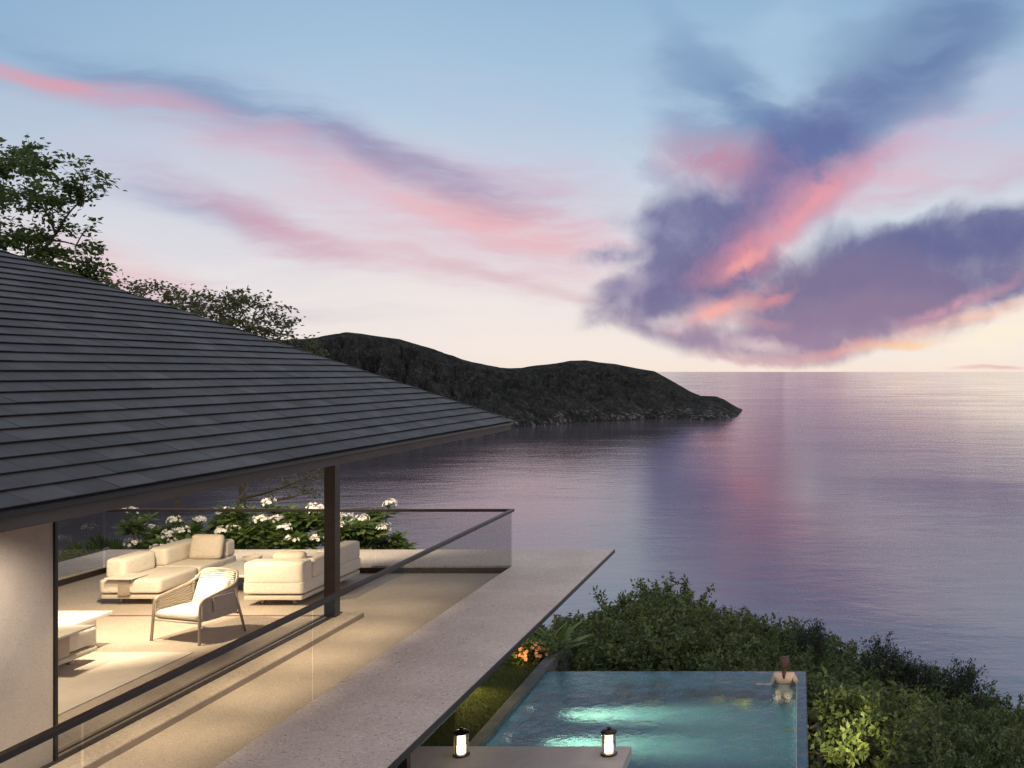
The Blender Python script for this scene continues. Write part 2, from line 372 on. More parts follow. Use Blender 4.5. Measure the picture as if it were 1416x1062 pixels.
# ------------------------------------------------------------------ mesh helpers
def tag(o, label=None, cat=None, group=None, kind=None):
    for key, v in (('label', label), ('category', cat), ('group', group), ('kind', kind)):
        if v: o[key] = v
    return o
def empty(name, loc, label, cat, rz=0.0, group=None):
    o = bpy.data.objects.new(name, None); COL.objects.link(o); o.location = loc; o.rotation_euler = (0, 0, rz)
    o.empty_display_size = .2
    return tag(o, label, cat, group)
def link(name, me, mat, parent=None):
    o = bpy.data.objects.new(name, me); COL.objects.link(o)
    if mat is not None:
        me.materials.clear(); me.materials.append(mat)
    if parent: o.parent = parent
    return o
def copy_tree(o, parent=None):
    c = o.copy(); COL.objects.link(c)
    if parent is not None: c.parent = parent
    for ch in list(o.children): copy_tree(ch, c)
    return c

class MB:
    def __init__(s): s.v = []; s.f = []
    def raw(s, vs, fs):
        b = len(s.v); s.v += [tuple(p) for p in vs]; s.f += [tuple(b+i for i in f) for f in fs]; return s
    def bm(s, bm, mtx=None):
        bm.verts.ensure_lookup_table()
        vs = [(mtx @ v.co) if mtx else v.co.copy() for v in bm.verts]
        s.raw(vs, [[v.index for v in f.verts] for f in bm.faces]); bm.free(); return s
    def box(s, a, b, bevel=0.0, mtx=None):
        bm = bmesh.new(); bmesh.ops.create_cube(bm, size=1)
        for v in bm.verts: v.co = Vector([(a[i]+b[i])/2+v.co[i]*(b[i]-a[i]) for i in range(3)])
        if bevel: bmesh.ops.bevel(bm, geom=list(bm.edges), offset=bevel, segments=2, affect='EDGES', profile=.6)
        bm.verts.index_update(); return s.bm(bm, mtx)
    def tube(s, pts, r, n=8, cap=True):
        pts = [Vector(p) for p in pts]; rs = r if isinstance(r, (list, tuple)) else [r]*len(pts)
        vs = []; fs = []; up = None
        for i, p in enumerate(pts):
            t = (pts[min(i+1, len(pts)-1)]-pts[max(i-1, 0)]).normalized()
            if up is None: up = Vector((0, 0, 1)) if abs(t.z) < .9 else Vector((1, 0, 0))
            x = up.cross(t).normalized(); y = t.cross(x); up = y
            for k in range(n):
                a = 2*math.pi*k/n; vs.append(p+(x*math.cos(a)+y*math.sin(a))*rs[i])
        for i in range(len(pts)-1):
            for k in range(n): fs.append((i*n+k, i*n+(k+1) % n, (i+1)*n+(k+1) % n, (i+1)*n+k))
        if cap: fs += [tuple(range(n))[::-1], tuple((len(pts)-1)*n+k for k in range(n))]
        return s.raw(vs, fs)
    def lathe(s, prof, n=24, c=(0, 0, 0)):
        vs = []; fs = []
        for (r, z) in prof:
            for k in range(n):
                a = 2*math.pi*k/n; vs.append((c[0]+r*math.cos(a), c[1]+r*math.sin(a), c[2]+z))
        for i in range(len(prof)-1):
            for k in range(n): fs.append((i*n+k, i*n+(k+1) % n, (i+1)*n+(k+1) % n, (i+1)*n+k))
        fs += [tuple(range(n))[::-1], tuple((len(prof)-1)*n+k for k in range(n))]
        return s.raw(vs, fs)
    def cushion(s, a, b, r=.05, bulge=.12, mtx=None, seg=10):
        """soft rounded block between corners a and b"""
        c = [(a[i]+b[i])/2 for i in range(3)]; h = [(b[i]-a[i])/2 for i in range(3)]
        bm = bmesh.new(); bmesh.ops.create_cube(bm, size=2)
        bmesh.ops.subdivide_edges(bm, edges=list(bm.edges), cuts=seg, use_grid_fill=True)
        for v in bm.verts:
            q = [math.copysign(abs(v.co[i])**.72, v.co[i]) for i in range(3)]
            p = Vector([q[i]*h[i] for i in range(3)])
            inner = Vector([max(-(h[i]-min(r, h[i]*.95)), min(h[i]-min(r, h[i]*.95), p[i])) for i in range(3)])
            d = p-inner
            if d.length > 1e-6: p = inner+d.normalized()*min(r, min(h)*.95)
            th = h.index(min(h)); o = [i for i in range(3) if i != th]
            bu = (1-(q[o[0]])**2)*(1-(q[o[1]])**2)
            p[th] *= 1+bulge*bu
            v.co = Vector(c)+p
        bm.verts.index_update(); return s.bm(bm, mtx)
    def build(s, name, mat, parent=None, smooth=False):
        me = bpy.data.meshes.new(name); me.from_pydata(s.v, [], s.f); me.update()
        if smooth == True: me.polygons.foreach_set('use_smooth', [True]*len(me.polygons))
        o = link(name, me, mat, parent)
        if smooth == 'auto':
            me.polygons.foreach_set('use_smooth', [True]*len(me.polygons)); me.set_sharp_from_angle(angle=R(38))
        return o

def smooth_path(pts, n=6):
    pts = [Vector(p) for p in pts]; out = []
    for i in range(len(pts)-1):
        p0, p1, p2, p3 = pts[max(i-1, 0)], pts[i], pts[i+1], pts[min(i+2, len(pts)-1)]
        for k in range(n):
            t = k/n
            out.append(.5*((2*p1)+(p2-p0)*t+(2*p0-5*p1+4*p2-p3)*t*t+(-p0+3*p1-3*p2+p3)*t**3))
    return out+[pts[-1]]

# ------------------------------------------------------------------ key levels
FL = 0.0                       # terrace floor
LG = 0.13                      # raised stone ledge
XI, XO = -5.18, -3.64          # ledge inner / outer edge on the pool side
YI, YO = 17.24, 18.80          # ledge inner / outer edge at the back
XLI, XLO = -12.55, -13.60      # ledge inner / outer on the far left
YN = 1.2                       # near end of the house, behind the frame
XP = -6.85                     # line of facade, post and track
WL = CZ-6.0                    # pool water level

# ------------------------------------------------------------------ sea, headland, terrain
def build_sea():
    me = bpy.data.meshes.new('sea'); n = 96
    vs = []; fs = []
    radii = [0, 40, 120, 400, 1500, 6000, 30000, 120000, 400000]
    vs.append((0, 0, SEA))
    for r in radii[1:]:
        for k in range(n): vs.append((r*math.cos(2*math.pi*k/n), 60+r*math.sin(2*math.pi*k/n), SEA))
    for k in range(n): fs.append((0, 1+k, 1+(k+1) % n))
    for i in range(len(radii)-2):
        for k in range(n):
            a = 1+i*n; b = a+n; fs.append((a+k, b+k, b+(k+1) % n, a+(k+1) % n))
    me.from_pydata(vs, [], fs); o = link('sea', me, M['sea']); tag(o, 'calm lilac sea reaching out to the horizon', 'sea', kind='structure')
build_sea()

def vnoise(seed):
    rs = np.random.RandomState(seed); g = rs.rand(256, 256)
    def f(x, y):
        x = np.asarray(x, float); y = np.asarray(y, float); xi = np.floor(x).astype(int); yi = np.floor(y).astype(int)
        fx = x-xi; fy = y-yi; fx = fx*fx*(3-2*fx); fy = fy*fy*(3-2*fy)
        a = g[xi % 256, yi % 256]; b = g[(xi+1) % 256, yi % 256]; c = g[xi % 256, (yi+1) % 256]; d = g[(xi+1) % 256, (yi+1) % 256]
        return (a*(1-fx)+b*fx)*(1-fy)+(c*(1-fx)+d*fx)*fy-.5
    return f
def fbm(f, x, y, o=5):
    t = 0; a = 1.0
    for i in range(o): t = t+f(x, y)*a; x, y, a = np.asarray(x)*2.03+7.1, np.asarray(y)*2.03+3.3, a*.52
    return t

def build_headland():
    prof = [(-420, 360), (-200, 385), (0, 402), (120, 420), (250, 452), (330, 468), (380, 470), (440, 466.5), (462, 461), (480, 459), (500, 461), (525, 465), (552, 468.5), (575, 475), (600, 483), (618, 490), (640, 497), (662, 502),
            (690, 508), (705, 509), (720, 508.5), (742, 505), (770, 502), (788, 498.5), (810, 498), (830, 501), (850, 503), (880, 509), (905, 513), (935, 530),
            (950, 539), (965, 547), (990, 548), (1000, 552), (1010, 560), (1018, 568), (1024, 576)]
    shore = [(-420, 760), (-200, 725), (100, 680), (250, 648), (400, 618), (700, 592), (802, 584.6), (903, 579.8), (977, 581.0), (1010, 578), (1024, 576.3)]
    us = np.linspace(-420, 1024, 760); pv = np.interp(us, *zip(*prof)); sv = np.interp(us, *zip(*shore))
    f1, f2 = vnoise(3), vnoise(9)
    Ds = F*55/(sv-V0); ns = 110; tip = np.clip((1024-us)/90, 0, 1)**.8
    S = np.linspace(0, 2, ns)                       # 0 shore .. 1 ridge .. 2 far shore
    vs = []; 
    wr = 60+170*tip
    Dr = Ds+wr; xr = (us-U0)/F*Dr; zr = CZ-(pv-V0)*Dr/F
    xs = (us-U0)/F*Ds
    zr[-1] = SEA
    for s in S:
        if s <= 1:
            D = Ds+wr*s; h = s**.62
            n = fbm(f1, us/30, np.full_like(us, s*6.0))
            rid = fbm(f2, us/11+s*1.2, np.full_like(us, s*9.0), 4)
            z = SEA-1.5+(zr-SEA+1.5)*h
            z = z+(n*11-np.abs(rid)*16+3)*(math.sin(math.pi*s))*tip*(zr-SEA)/60
            x = (us-U0)/F*(Ds*(1-s)+Dr*s)
        else:
            t = s-1; D = Dr+240*t; z = zr+(SEA-4-zr)*t**1.3+fbm(f1, us/30+9, np.full_like(us, s*6))*8*math.sin(math.pi*t)*tip*(1-np.exp(-t*6)); x = (us-U0)/F*(Dr)*(1+.02*t)
        D = D+fbm(f2, us/16, np.full_like(us, s*4.0))*12*tip
        vs.append(np.stack([x, D, z], 1))
    V = np.concatenate(vs); nu = len(us)
    fs = [(i*nu+j, i*nu+j+1, (i+1)*nu+j+1, (i+1)*nu+j) for i in range(ns-1) for j in range(nu-1)]
    me = bpy.data.meshes.new('headland'); me.from_pydata(V.tolist(), [], fs); me.update()
    me.polygons.foreach_set('use_smooth', [True]*len(me.polygons))
    o = link('headland', me, M['headland']); tag(o, 'dark wooded headland with pale rocks along its waterline', 'headland', kind='structure')
build_headland()

def ground(x, y):
    """height of the hillside"""
    dy = max(0.0, y-(20.9 if x < -4.9 else 19.2)); dx = max(0.0, x-.5); 
    z = WL-.12
    d = math.hypot(dx, dy)
    z -= .78*d + (.6 if d > 0 else 0)*min(1, d)
    if x < -14.5: z -= .35*max(0, -14.5-x)*.5
    if y > 19 and x < -5.5: z -= .75*min(max(0, y-19), 1.9)*min(1, (-5.5-x))
    return z
def build_terrain():
    xs = np.concatenate([np.arange(-90, -20, 4), np.arange(-20, 8, .7), np.arange(8, 70, 3)]); ys = np.concatenate([np.arange(-30, 12, 3), np.arange(12, 34, .7), np.arange(34, 110, 4)])
    f = vnoise(5); vs = []
    for y in ys:
        for x in xs:
            z = ground(x, y)
            inpool = (-5.6 < x < .6 and y < 19.6) or (-13 < x < -5.0 and y < 19)
            z += float(fbm(f, x/2.3, y/2.3, 4))*.5*(0 if (y < 21 and x < .5) else 1)
            if -6.4 < x < .9 and y < 20.2: z = WL-2.4
            if x >= .9 and y < 20.2: z = min(z, WL-1.0)
            vs.append((x, y, z))
    n = len(xs); fs = [(j*n+i, j*n+i+1, (j+1)*n+i+1, (j+1)*n+i) for j in range(len(ys)-1) for i in range(n-1)]
    me = bpy.data.meshes.new('hillside'); me.from_pydata(vs, [], fs); me.update(); me.polygons.foreach_set('use_smooth', [True]*len(fs))
    tag(link('hillside', me, M['soil']), 'dark soil hillside falling away to the sea', 'hillside', kind='structure')
build_terrain()

# ------------------------------------------------------------------ villa
def build_villa():
    v = empty('villa', (-9, 9, 0), 'open sided modern villa with dark slate hip roof, stone terrace and overhanging ledge', 'house')
    O = Vector((9, -9, 0))
    def B(mb, name, mat, smooth=False, parent=None):
        mb.v = [tuple(Vector(p)+O) for p in mb.v] if parent is None else [tuple(Vector(p)+O) for p in mb.v]
        return mb.build(name, mat, parent or v, smooth)
    # floor slab
    B(MB().box((XLI, YN, -.3), (XI, YI, FL)), 'terrace_floor', M['floor'])
    # ledges, mitred as butted slabs, with thin dark under-slab
    B(MB().box((XI, YN, .07), (XO, YO, LG), .005), 'ledge', M['ledge'])
    B(MB().box((XLO, YI, .071), (XI-.001, YO, LG-.001), .005), 'ledge', M['ledge'])
    B(MB().box((XLO, YN, .072), (XLI, YI-.001, LG-.002), .005), 'ledge', M['ledge'])
    B(MB().box((XI+.001, YN, .0), (XI+.06, YO-.5, .069)), 'ledge_upstand', M['ledge'])
    B(MB().box((XLO+.4, YI+.001, .0), (XI, YI+.06, .070)), 'ledge_upstand', M['ledge'])
    B(MB().box((XI+.061, YN, .015), (XO-.05, YO-.06, .0695)), 'ledge_fascia', M['black'])
    B(MB().box((XI+.061, YN, -.20), (XO-.55, YO-.6, .0145)), 'ledge_support', M['black'])
    e = MB(); e.box((XO+.001, YN, .068), (XO+.016, YO, LG+.003)); B(e, 'edge_trim', M['bronze'])
    # lower storey set back under the terrace
    B(MB().box((XLO+.6, YN, WL-1.6), (-6.1, YI-.3, -.3)), 'lower_wall', M['wall'])
    # plinth with dark track along the facade line
    B(MB().box((XP-.10, YN, FL), (XP+.10, 14.12, .085), .004), 'door_track', M['bronze'])
    t = MB()
    for x in (-.05, .03): t.box((XP+x-.008, YN, .0855), (XP+x+.008, 13.75, .10))
    B(t, 'track_rail', M['taupe'])
    B(MB().box((XP+.101, YN, FL), (XP+.40, 14.121, .07), .003), 'plinth', M['floor'])
    B(MB().box((XP+.4005, YN, FL), (XP+.415, 14.122, .066)), 'plinth_shade_strip', M['taupe'])  # darker strip standing in for the shade on the plinth's side face
    B(MB().box((XLI+.1, 14.17, FL+.001), (XP-.12, 14.215, .006)), 'floor_joint', M['joint'])
    B(MB().box((-6.88, 13.82, .0), (-6.72, 13.98, 2.62), .006), 'post', M['bronze'])
    B(MB().box((XP-.10, YN, .0705), (XP+.055, 8.694, 2.62)), 'facade_wall', M['wall'])
    B(MB().box((XP-.12, 8.695, .0705), (XP+.075, 8.73, 2.62), .003), 'door_jamb', M['black'])
    # beam over the post line and ceiling
    xe, ze, ye = -5.2, CZ-.9074, 17.40
    pitch = math.atan(.484); c, s = math.cos(pitch), math.sin(pitch)
    B(MB().box((XLO, YN, ze-.12), (xe-.10, ye-.06, ze-.06)), 'ceiling', M['soffit'])
    f = MB(); f.box((xe-.095, YN, ze-.150), (xe-.045, ye-.02, ze-.012)); f.box((XLO, ye-.07, ze-.150), (xe-.0955, ye-.021, ze-.012)); B(f, 'fascia', M['fascia'])
    g = MB(); g.box((xe-.044, YN, ze-.05), (xe-.012, ye+.01, ze-.0115)); B(g, 'eave_gutter', M['black'])
    # roof: overlapping slate courses of single tiles, on both faces of the hip
    tl = MB(); cw = .2072; tw = .42; RID = 7.0
    rows = int(RID/c/cw)
    rnd = random.Random(4)
    def add_tile(o, du, dr, nrm, w0a, w1a, w0b, w1b, r0, r1, th, lift):
        # trapezoid slab: lower edge r0 from w0a..w1a, upper edge r1 from w0b..w1b ; tilt so lower edge rides on next course
        a = [o+du*w0a+dr*r0+nrm*lift, o+du*w1a+dr*r0+nrm*lift, o+du*w1b+dr*r1+nrm*(lift*.12), o+du*w0b+dr*r1+nrm*(lift*.12)]
        b = [p-nrm*th for p in a]
        tl.raw(a+b, [(0, 1, 2, 3), (7, 6, 5, 4), (4, 5, 1, 0), (5, 6, 2, 1), (6, 7, 3, 2), (7, 4, 0, 3)])
    faces = [(Vector((xe, ye, ze)), Vector((0, -1, 0)), Vector((-c, 0, s)), Vector((s, 0, c)), ye-YN),
             (Vector((xe, ye, ze)), Vector((-1, 0, 0)), Vector((0, -c, s)), Vector((0, s, c)), 14.0)]
    for fi, (o, du, dr, nr, Wd) in enumerate(faces):
        if du.cross(dr).dot(nr) < 0: flip = True
        for i in range(rows):
            r0, r1 = i*cw, (i+1)*cw+.03
            h0, h1 = r0*c, min(r1*c, RID)             # hip cut runs at 45 degrees in plan
            off = (i % 2)*tw/2 + rnd.uniform(-.02, .02)
            w = -off
            while w < Wd+6:
                a0, a1 = max(w+.0025, h0), w+tw-.0025
                hi = Wd if fi == 0 else Wd-h0
                a1 = min(a1, hi)
                if a1-a0 > .01:
                    b0 = max(w+.0015, h1); b1 = max(a1, b0+.001)
                    add_tile(o, du, dr, nr, a0, a1, b0, b1, r0, r1, .009, .024+rnd.uniform(-.002, .002))
                w += tw
    roof = B(tl, 'roof', M['roof'])
    # plain deck under the tiles and the hidden far slopes
    dk = MB(); xr = xe-RID; zr = ze+RID*.484; yr = ye-RID
    p = lambda x, y, z: (x, y, z-.02)
    A_, B_, C_, D_, E_, F_ = p(xe, ye, ze), p(xe, YN, ze), p(xr, YN, zr), p(xr, yr, zr), p(xe-2*RID, ye, ze), p(xe-2*RID, YN, ze)
    dk.raw([A_, B_, C_, D_, E_, F_], [(0, 1, 2, 3), (4, 0, 3), (5, 4, 3, 2)])
    d = B(dk, 'roof_deck', M['slate_wall']); d.parent = roof
    cap = MB(); 
    for k in range(34):
        t0, t1 = k*RID/34, (k+1.12)*RID/34
        q0 = Vector((xe-t0, ye-t0, ze+t0*.484+.022)); q1 = Vector((xe-t1, ye-t1, ze+t1*.484+.012)); sd = Vector((1, -1, 0)).normalized()*.05; dn = Vector((0, 0, -.012))
        a = [q0-sd+dn, q0, q0+sd+dn, q1+sd+dn, q1, q1-sd+dn]
        cap.raw(a, [(0, 1, 4, 5), (1, 2, 3, 4)])
    h = B(cap, 'hip_cap', M['roof']); h.parent = roof
build_villa()

# ------------------------------------------------------------------ glass balustrade
def build_railing():
    g = empty('glass_balustrade', (XI, YI, LG), 'frameless glass balustrade with thin dark top rail around the terrace edge', 'balustrade')
    O = -Vector((XI, YI, LG)); H = 1.0; xr, yb = XI+.0, YI+.0
    def B(mb, n, m, sm=False):
        mb.v = [tuple(Vector(p)+O) for p in mb.v]; return mb.build(n, m, g, sm)
    z1 = LG+H
    # corner returns end to end
    t = .032
    B(MB().box((xr-t, YN, z1-.028), (xr+t, yb+t, z1+.022), .006), 'top_rail', M['bronze'])
    B(MB().box((XLI-t, yb-t, z1-.028), (xr-t-.001, yb+t, z1+.022), .006), 'top_rail', M['bronze'])
    B(MB().box((XLI-t, YN, z1-.028), (XLI+t, yb-t-.001, z1+.022), .006), 'top_rail', M['bronze'])
    y = yb-.012; joints = [yb-.012, 13.55-.36, 9.6, 6.2, YN]
    joints = [yb-.012, F*3.5/((1105-435)/395*268) , 6.9, YN]
    for a, b in zip(joints[1:], joints[:-1]):
        B(MB().box((xr-.007, a+.022, FL+.02), (xr+.007, b-.022, z1-.0285)), 'glass_panel', M['glass'])
    xs = [XLI+.02, -10.1, -7.65, xr-.02]
    for a, b in zip(xs[:-1], xs[1:]):
        B(MB().box((a+.005, yb-.007, FL+.02), (b-.005, yb+.007, z1-.0285)), 'glass_panel', M['glass'])
    ys = [YN, 6.5, 11.5, yb-.03]
    for a, b in zip(ys[:-1], ys[1:]):
        B(MB().box((XLI-.007, a+.005, FL+.02), (XLI+.007, b-.005, z1-.0285)), 'glass_panel', M['glass'])
    B(MB().box((XLI+.02, yb-.05, FL+.001), (xr-.02, yb-.012, .095)), 'base_channel', M['bronze'])
    B(MB().box((XLI+.012, YN, FL+.001), (XLI+.05, yb-.06, .095)), 'base_channel', M['bronze'])
    B(MB().box((xr-.045, YN, FL+.001), (xr-.010, yb-.06, .05)), 'base_channel', M['taupe'])
build_railing()

# ------------------------------------------------------------------ furniture
def sofa_base(root, x0, y0, x1, y1):
    MB().box((x0+.02, y0+.02, .10), (x1-.02, y1-.02, .165), .018).build('base', M['plinth'], root, 'auto')
    for x in (x0+.22, x1-.22):
        for y in (y0+.2, y1-.2):
            MB().lathe([(.028, 0), (.034, .012), (.034, .10)], 12, (x, y, 0)).build('leg', M['taupe'], root, 'auto')

def build_sofa_left():
    r = empty('sofa', (-10.40, 14.80, 0), 'oat corner sofa by the left glass, with a small tray shelf on its front', 'sofa')
    W = .93; L = 2.05
    sofa_base(r, -.46, 0, .47, L)
    for (a, b) in ((0, .98), (.985, L)):
        MB().cushion((-.47, a, .18), (.48, b, .41), .05, .06).build('seat', M['fabric'], r, True)
    MB().cushion((-.44, .10, .40), (-.14, .86, .70), .055, .10).build('backrest', M['fabric'], r, True)
    MB().cushion((-.40, 1.02, .40), (-.10, L-.02, .70), .055, .10).build('backrest', M['fabric'], r, True)
    MB().cushion((-.09, L-.30, .40), (.47, L-.02, .69), .055, .08).build('backrest', M['fabric'], r, True)
    MB().box((-.30, -.10, .425), (.12, .28, .452), .006).build('tray_shelf', M['tabletop'], r)
    b = MB(); b.box((-.14, -.035, .19), (.03, -.018, .425), .003); b.box((-.14, -.035, .172), (.03, .2, .189)); b.build('shelf_bracket', M['taupe'], r)
    p = empty('cushion', (-10.18, 16.36, .42), 'square sand coloured cushion leaning in the back corner of the left sofa', 'cushion')
    MB().cushion((-.27, -.065, 0), (.27, .065, .42), .06, .55, Matrix.Rotation(R(-14), 4, 'X')).build('pad', M['pillow'], p, True)
    e = MB(); e.v = []; 
def build_sofa_right():
    r = empty('sofa', (-8.13, 14.72, 0), 'cream sofa beside the dark post, its high back turned to the armchair', 'sofa')
    L = 2.0
    sofa_base(r, -.47, 0, .47, L)
    MB().cushion((-.47, .02, .18), (.47, .985, .40), .05, .04).build('seat', M['fabric'], r, True)
    MB().cushion((-.47, .99, .18), (.47, L, .40), .05, .06).build('seat', M['fabric'], r, True)
    MB().cushion((-.46, .02, .33), (.46, .34, .69), .055, .10).build('backrest', M['fabric'], r, True)
    MB().cushion((.18, .36, .37), (.47, .985, .67), .055, .10).build('backrest', M['fabric'], r, True)
    MB().cushion((.18, 1.0, .37), (.47, L-.03, .69), .055, .10).build('backrest', M['fabric'], r, True)
    p = empty('bolster_cushion', (-8.08, 15.20, .41), 'low oblong cushion showing over the high back of the cream sofa', 'cushion')
    MB().cushion((-.26, -.08, 0), (.26, .08, .37), .07, .35, Matrix.Rotation(R(10), 4, 'X')).build('pad', M['pillow'], p, True)
def build_sofa_near():
    r = empty('sofa', (-9.3, 11.0, .012), 'end of a low sofa on the pale rug, cut off by the plaster wall', 'sofa')
    x1 = .50; y1 = 1.02
    MB().cushion((-.55, -1.0, .10), (x1, y1, .19), .05, .0).build('base', M['plinth'], r, True)
    for x in (-.3, x1-.22):
        for y in (-.7, y1-.22): MB().box((x-.03, y-.03, 0), (x+.03, y+.03, .11), .004).build('leg', M['taupe'], r)
    MB().cushion((-.54, .0, .20), (x1-.02, y1, .44), .06, .05).build('seat', M['fabric'], r, True)
    MB().cushion((-.54, -1.0, .20), (x1-.02, -.01, .44), .06, .05).build('seat', M['fabric'], r, True)
    MB().cushion((-.54, -.9, .43), (-.24, .95, .73), .06, .1).build('backrest', M['fabric'], r, True)
    MB().box((x1-.25, .10, .485), (x1+.15, .73, .51), .006).build('tray_shelf', M['tabletop'], r)
    b = MB(); b.box((x1-.005, .22, .20), (x1+.013, .50, .484), .003); b.build('shelf_bracket', M['taupe'], r)
build_sofa_left(); build_sofa_right(); build_sofa_near()

def build_tables():
    r = empty('coffee_table', (-9.25, 16.0, 0), 'low pale coffee table between the two far sofas', 'table')
    MB().box((-.50, -.60, .31), (.42, .62, .35), .008).build('table_top', M['tabletop'], r)
    for x in (-.3, .25): MB().box((x-.03, -.42, 0), (x+.03, .45, .309), .004).build('leg', M['tabletop'], r)
    b = empty('bowl', (-9.42, 16.45, .35), 'shallow stone bowl standing on the pale coffee table', 'bowl')
    MB().lathe([(.07, 0), (.10, .01), (.145, .06), (.155, .10), (.148, .10), (.13, .06), (.085, .022), (.01, .018)], 28).build('bowl_body', M['ceramic'], b, 'auto')
    r = empty('side_table', (-9.75, 12.33, 0), 'white rectangular table standing behind the cut off sofa', 'table')
    MB().box((-.7, -.37, .405), (.62, .37, .45), .006).build('table_top', M['whitetable'], r)
    MB().box((.42, -.16, 0), (.455, .30, .404), .003).build('leg', M['whitetable'], r)
    MB().box((-.55, -.16, 0), (-.515, .30, .404), .003).build('leg', M['whitetable'], r)
    MB().box((-.514, .0, .30), (.419, .03, .38), .003).build('stretcher', M['whitetable'], r)
    o = MB().box((-12.0, 6.0, .001), (-7.82, 12.32, .012), .003).build('rug', M['rug'])
    tag(o, 'pale flat rug in the lower left of the terrace', 'rug')
build_tables()

def build_armchair():
    r = empty('armchair', (-8.24, 13.12, 0), 'woven armchair with cream seat pad and tubular frame on the lit terrace', 'armchair', R(-16.3))
    tr = .019
    for sx in (-1, 1):
        # front leg bends into the arm, which climbs to the top of the back
        pts = smooth_path([(sx*.415, -.37, .0), (sx*.40, -.355, .30), (sx*.395, -.34, .50), (sx*.39, -.30, .565), (sx*.385, -.22, .59), (sx*.38, .0, .635), (sx*.375, .16, .67), (sx*.355, .26, .72), (sx*.31, .32, .80), (sx*.27, .345, .835)], 6)
        MB().tube(pts, tr, 10).build('arm_frame', M['taupe'], r, True)
        MB().tube([(sx*.375, .20, .655), (sx*.40, .37, 0)], [tr, tr*.85], 10).build('leg', M['taupe'], r, True)
        # woven side: cords between arm and seat rail
        w = MB()
        for i in range(11):
            t = i/10; zb = .30; 
            a = Vector((sx*.385, -.315, zb+(.555-zb)*t)); m_ = Vector((sx*.40, -.05, zb+.0+(.605-zb)*t)); e = Vector((sx*.365, .25, zb+.02+(.66-zb)*t))
            w.tube(smooth_path([a, m_, e], 5), .0095, 6)
        w.build('woven_side', M['cord'] if sx < 0 else M['leather'], r, True)
        p = MB(); a = [(sx*.395, -.31, .295), (sx*.41, -.05, .30), (sx*.375, .26, .315), (sx*.375, .26, .665), (sx*.41, -.05, .615), (sx*.395, -.31, .565)]
        b = [(x+sx*.008, y, z) for x, y, z in a]
        p.raw(a+b, [(0, 1, 4, 5), (1, 2, 3, 4), (6, 11, 10, 7), (7, 10, 9, 8), (0, 6, 7, 1), (1, 7, 8, 2), (5, 4, 10, 11), (4, 3, 9, 10), (0, 5, 11, 6), (2, 8, 9, 3)])
        p.build('side_panel', M['cord'] if sx < 0 else M['leather'], r)
    MB().box((.421, -.17, .40), (.437, .14, .60), .005).build('side_pouch', M['leather'], r)
    MB().tube(smooth_path([(-.27, .345, .835), (-.1, .365, .845), (.1, .365, .845), (.27, .345, .835)], 5), tr, 10).build('back_rail', M['taupe'], r, True)
    MB().tube([(-.40, -.34, .285), (.40, -.34, .285)], tr*.9, 8).build('seat_rail', M['cord'], r, True)
    MB().tube([(-.39, .27, .285), (.39, .27, .285)], tr*.9, 8).build('seat_rail', M['taupe'], r, True)
    MB().tube([(.0, -.34, .28), (.0, .27, .28)], tr*.8, 8).build('seat_rail', M['taupe'], r, True)
    MB().box((-.38, -.32, .29), (.38, .27, .305), .004).build('seat_deck', M['cord'], r)
    # woven back
    w = MB()
    for i in range(17):
        t = i/16; y = .24+.115*t; z = .38+.44*t; hw = .36-.07*t
        w.tube(smooth_path([(-hw, y-.05, z), (0, y+.02, z), (hw, y-.05, z)], 6), .012, 6)
    w.build('woven_back', M['cord'], r, True)
    p = MB(); 
    rowsb = []
    for i in range(5):
        t = i/4; y = .255+.115*t; z = .36+.47*t; hw = .36-.07*t
        rowsb += [(-hw, y-.05, z), (-hw*.5, y, z), (0, y+.02, z), (hw*.5, y, z), (hw, y-.05, z)]
    p.raw(rowsb, [(i*5+j, i*5+j+1, (i+1)*5+j+1, (i+1)*5+j) for i in range(4) for j in range(4)])
    p.raw([(x, y+.008, z) for x, y, z in rowsb], [(i*5+j, (i+1)*5+j, (i+1)*5+j+1, i*5+j+1) for i in range(4) for j in range(4)])
    p.build('back_panel', M['cord'], r)
    MB().cushion((-.37, -.36, .31), (.37, .24, .41), .045, .18).build('seat_cushion', M['fabric_white'], r, True)
    MB().cushion((-.27, -.06, .0), (.27, .06, .36), .05, .6, Matrix.Translation((-.02, .17, .40)) @ Matrix.Rotation(R(-24), 4, 'X') @ Matrix.Rotation(R(-5), 4, 'Y')).build('back_cushion', M['fabric_white'], r, True)
build_armchair()

# terrace lighting: ceiling downlights
def lamp(name, typ, loc, energy, color, target=None, **kw):
    d = bpy.data.lights.new(name, typ); d.energy = energy; d.color = color
    for k_, v_ in kw.items(): setattr(d, k_, v_)
    o = bpy.data.objects.new(name, d); COL.objects.link(o); o.location = loc
    if target is not None: o.rotation_euler = (Vector(target)-Vector(loc)).to_track_quat('-Z', 'Y').to_euler()
    return o
WARM = (1.0, .82, .56)
lamp('ceiling_downlight', 'SPOT', (-8.75, 12.3, 2.50), 520, WARM, (-9.6, 13.6, 0), spot_size=R(106), spot_blend=.5, shadow_soft_size=.06)
lamp('ceiling_downlight', 'SPOT', (-8.9, 10.3, 2.50), 250, WARM, (-8.95, 10.5, 0), spot_size=R(90), spot_blend=.6, shadow_soft_size=.08)
for yy, ee in ((15.4, 90), (14.0, 220), (12.7, 330), (11.4, 330), (10.1, 290), (8.8, 240), (7.5, 200)):
    lamp('eave_downlight', 'SPOT', (-6.30, yy, 2.50), ee*.95, (1, .79, .51), (-6.18, yy, 0), spot_size=R(60), spot_blend=1.0, shadow_soft_size=.05)
lamp('wall_washer', 'SPOT', (-5.9, 7.7, 2.50), 150, (1, .85, .70), (-6.77, 7.9, .9), spot_size=R(95), spot_blend=1.0, shadow_soft_size=.05)
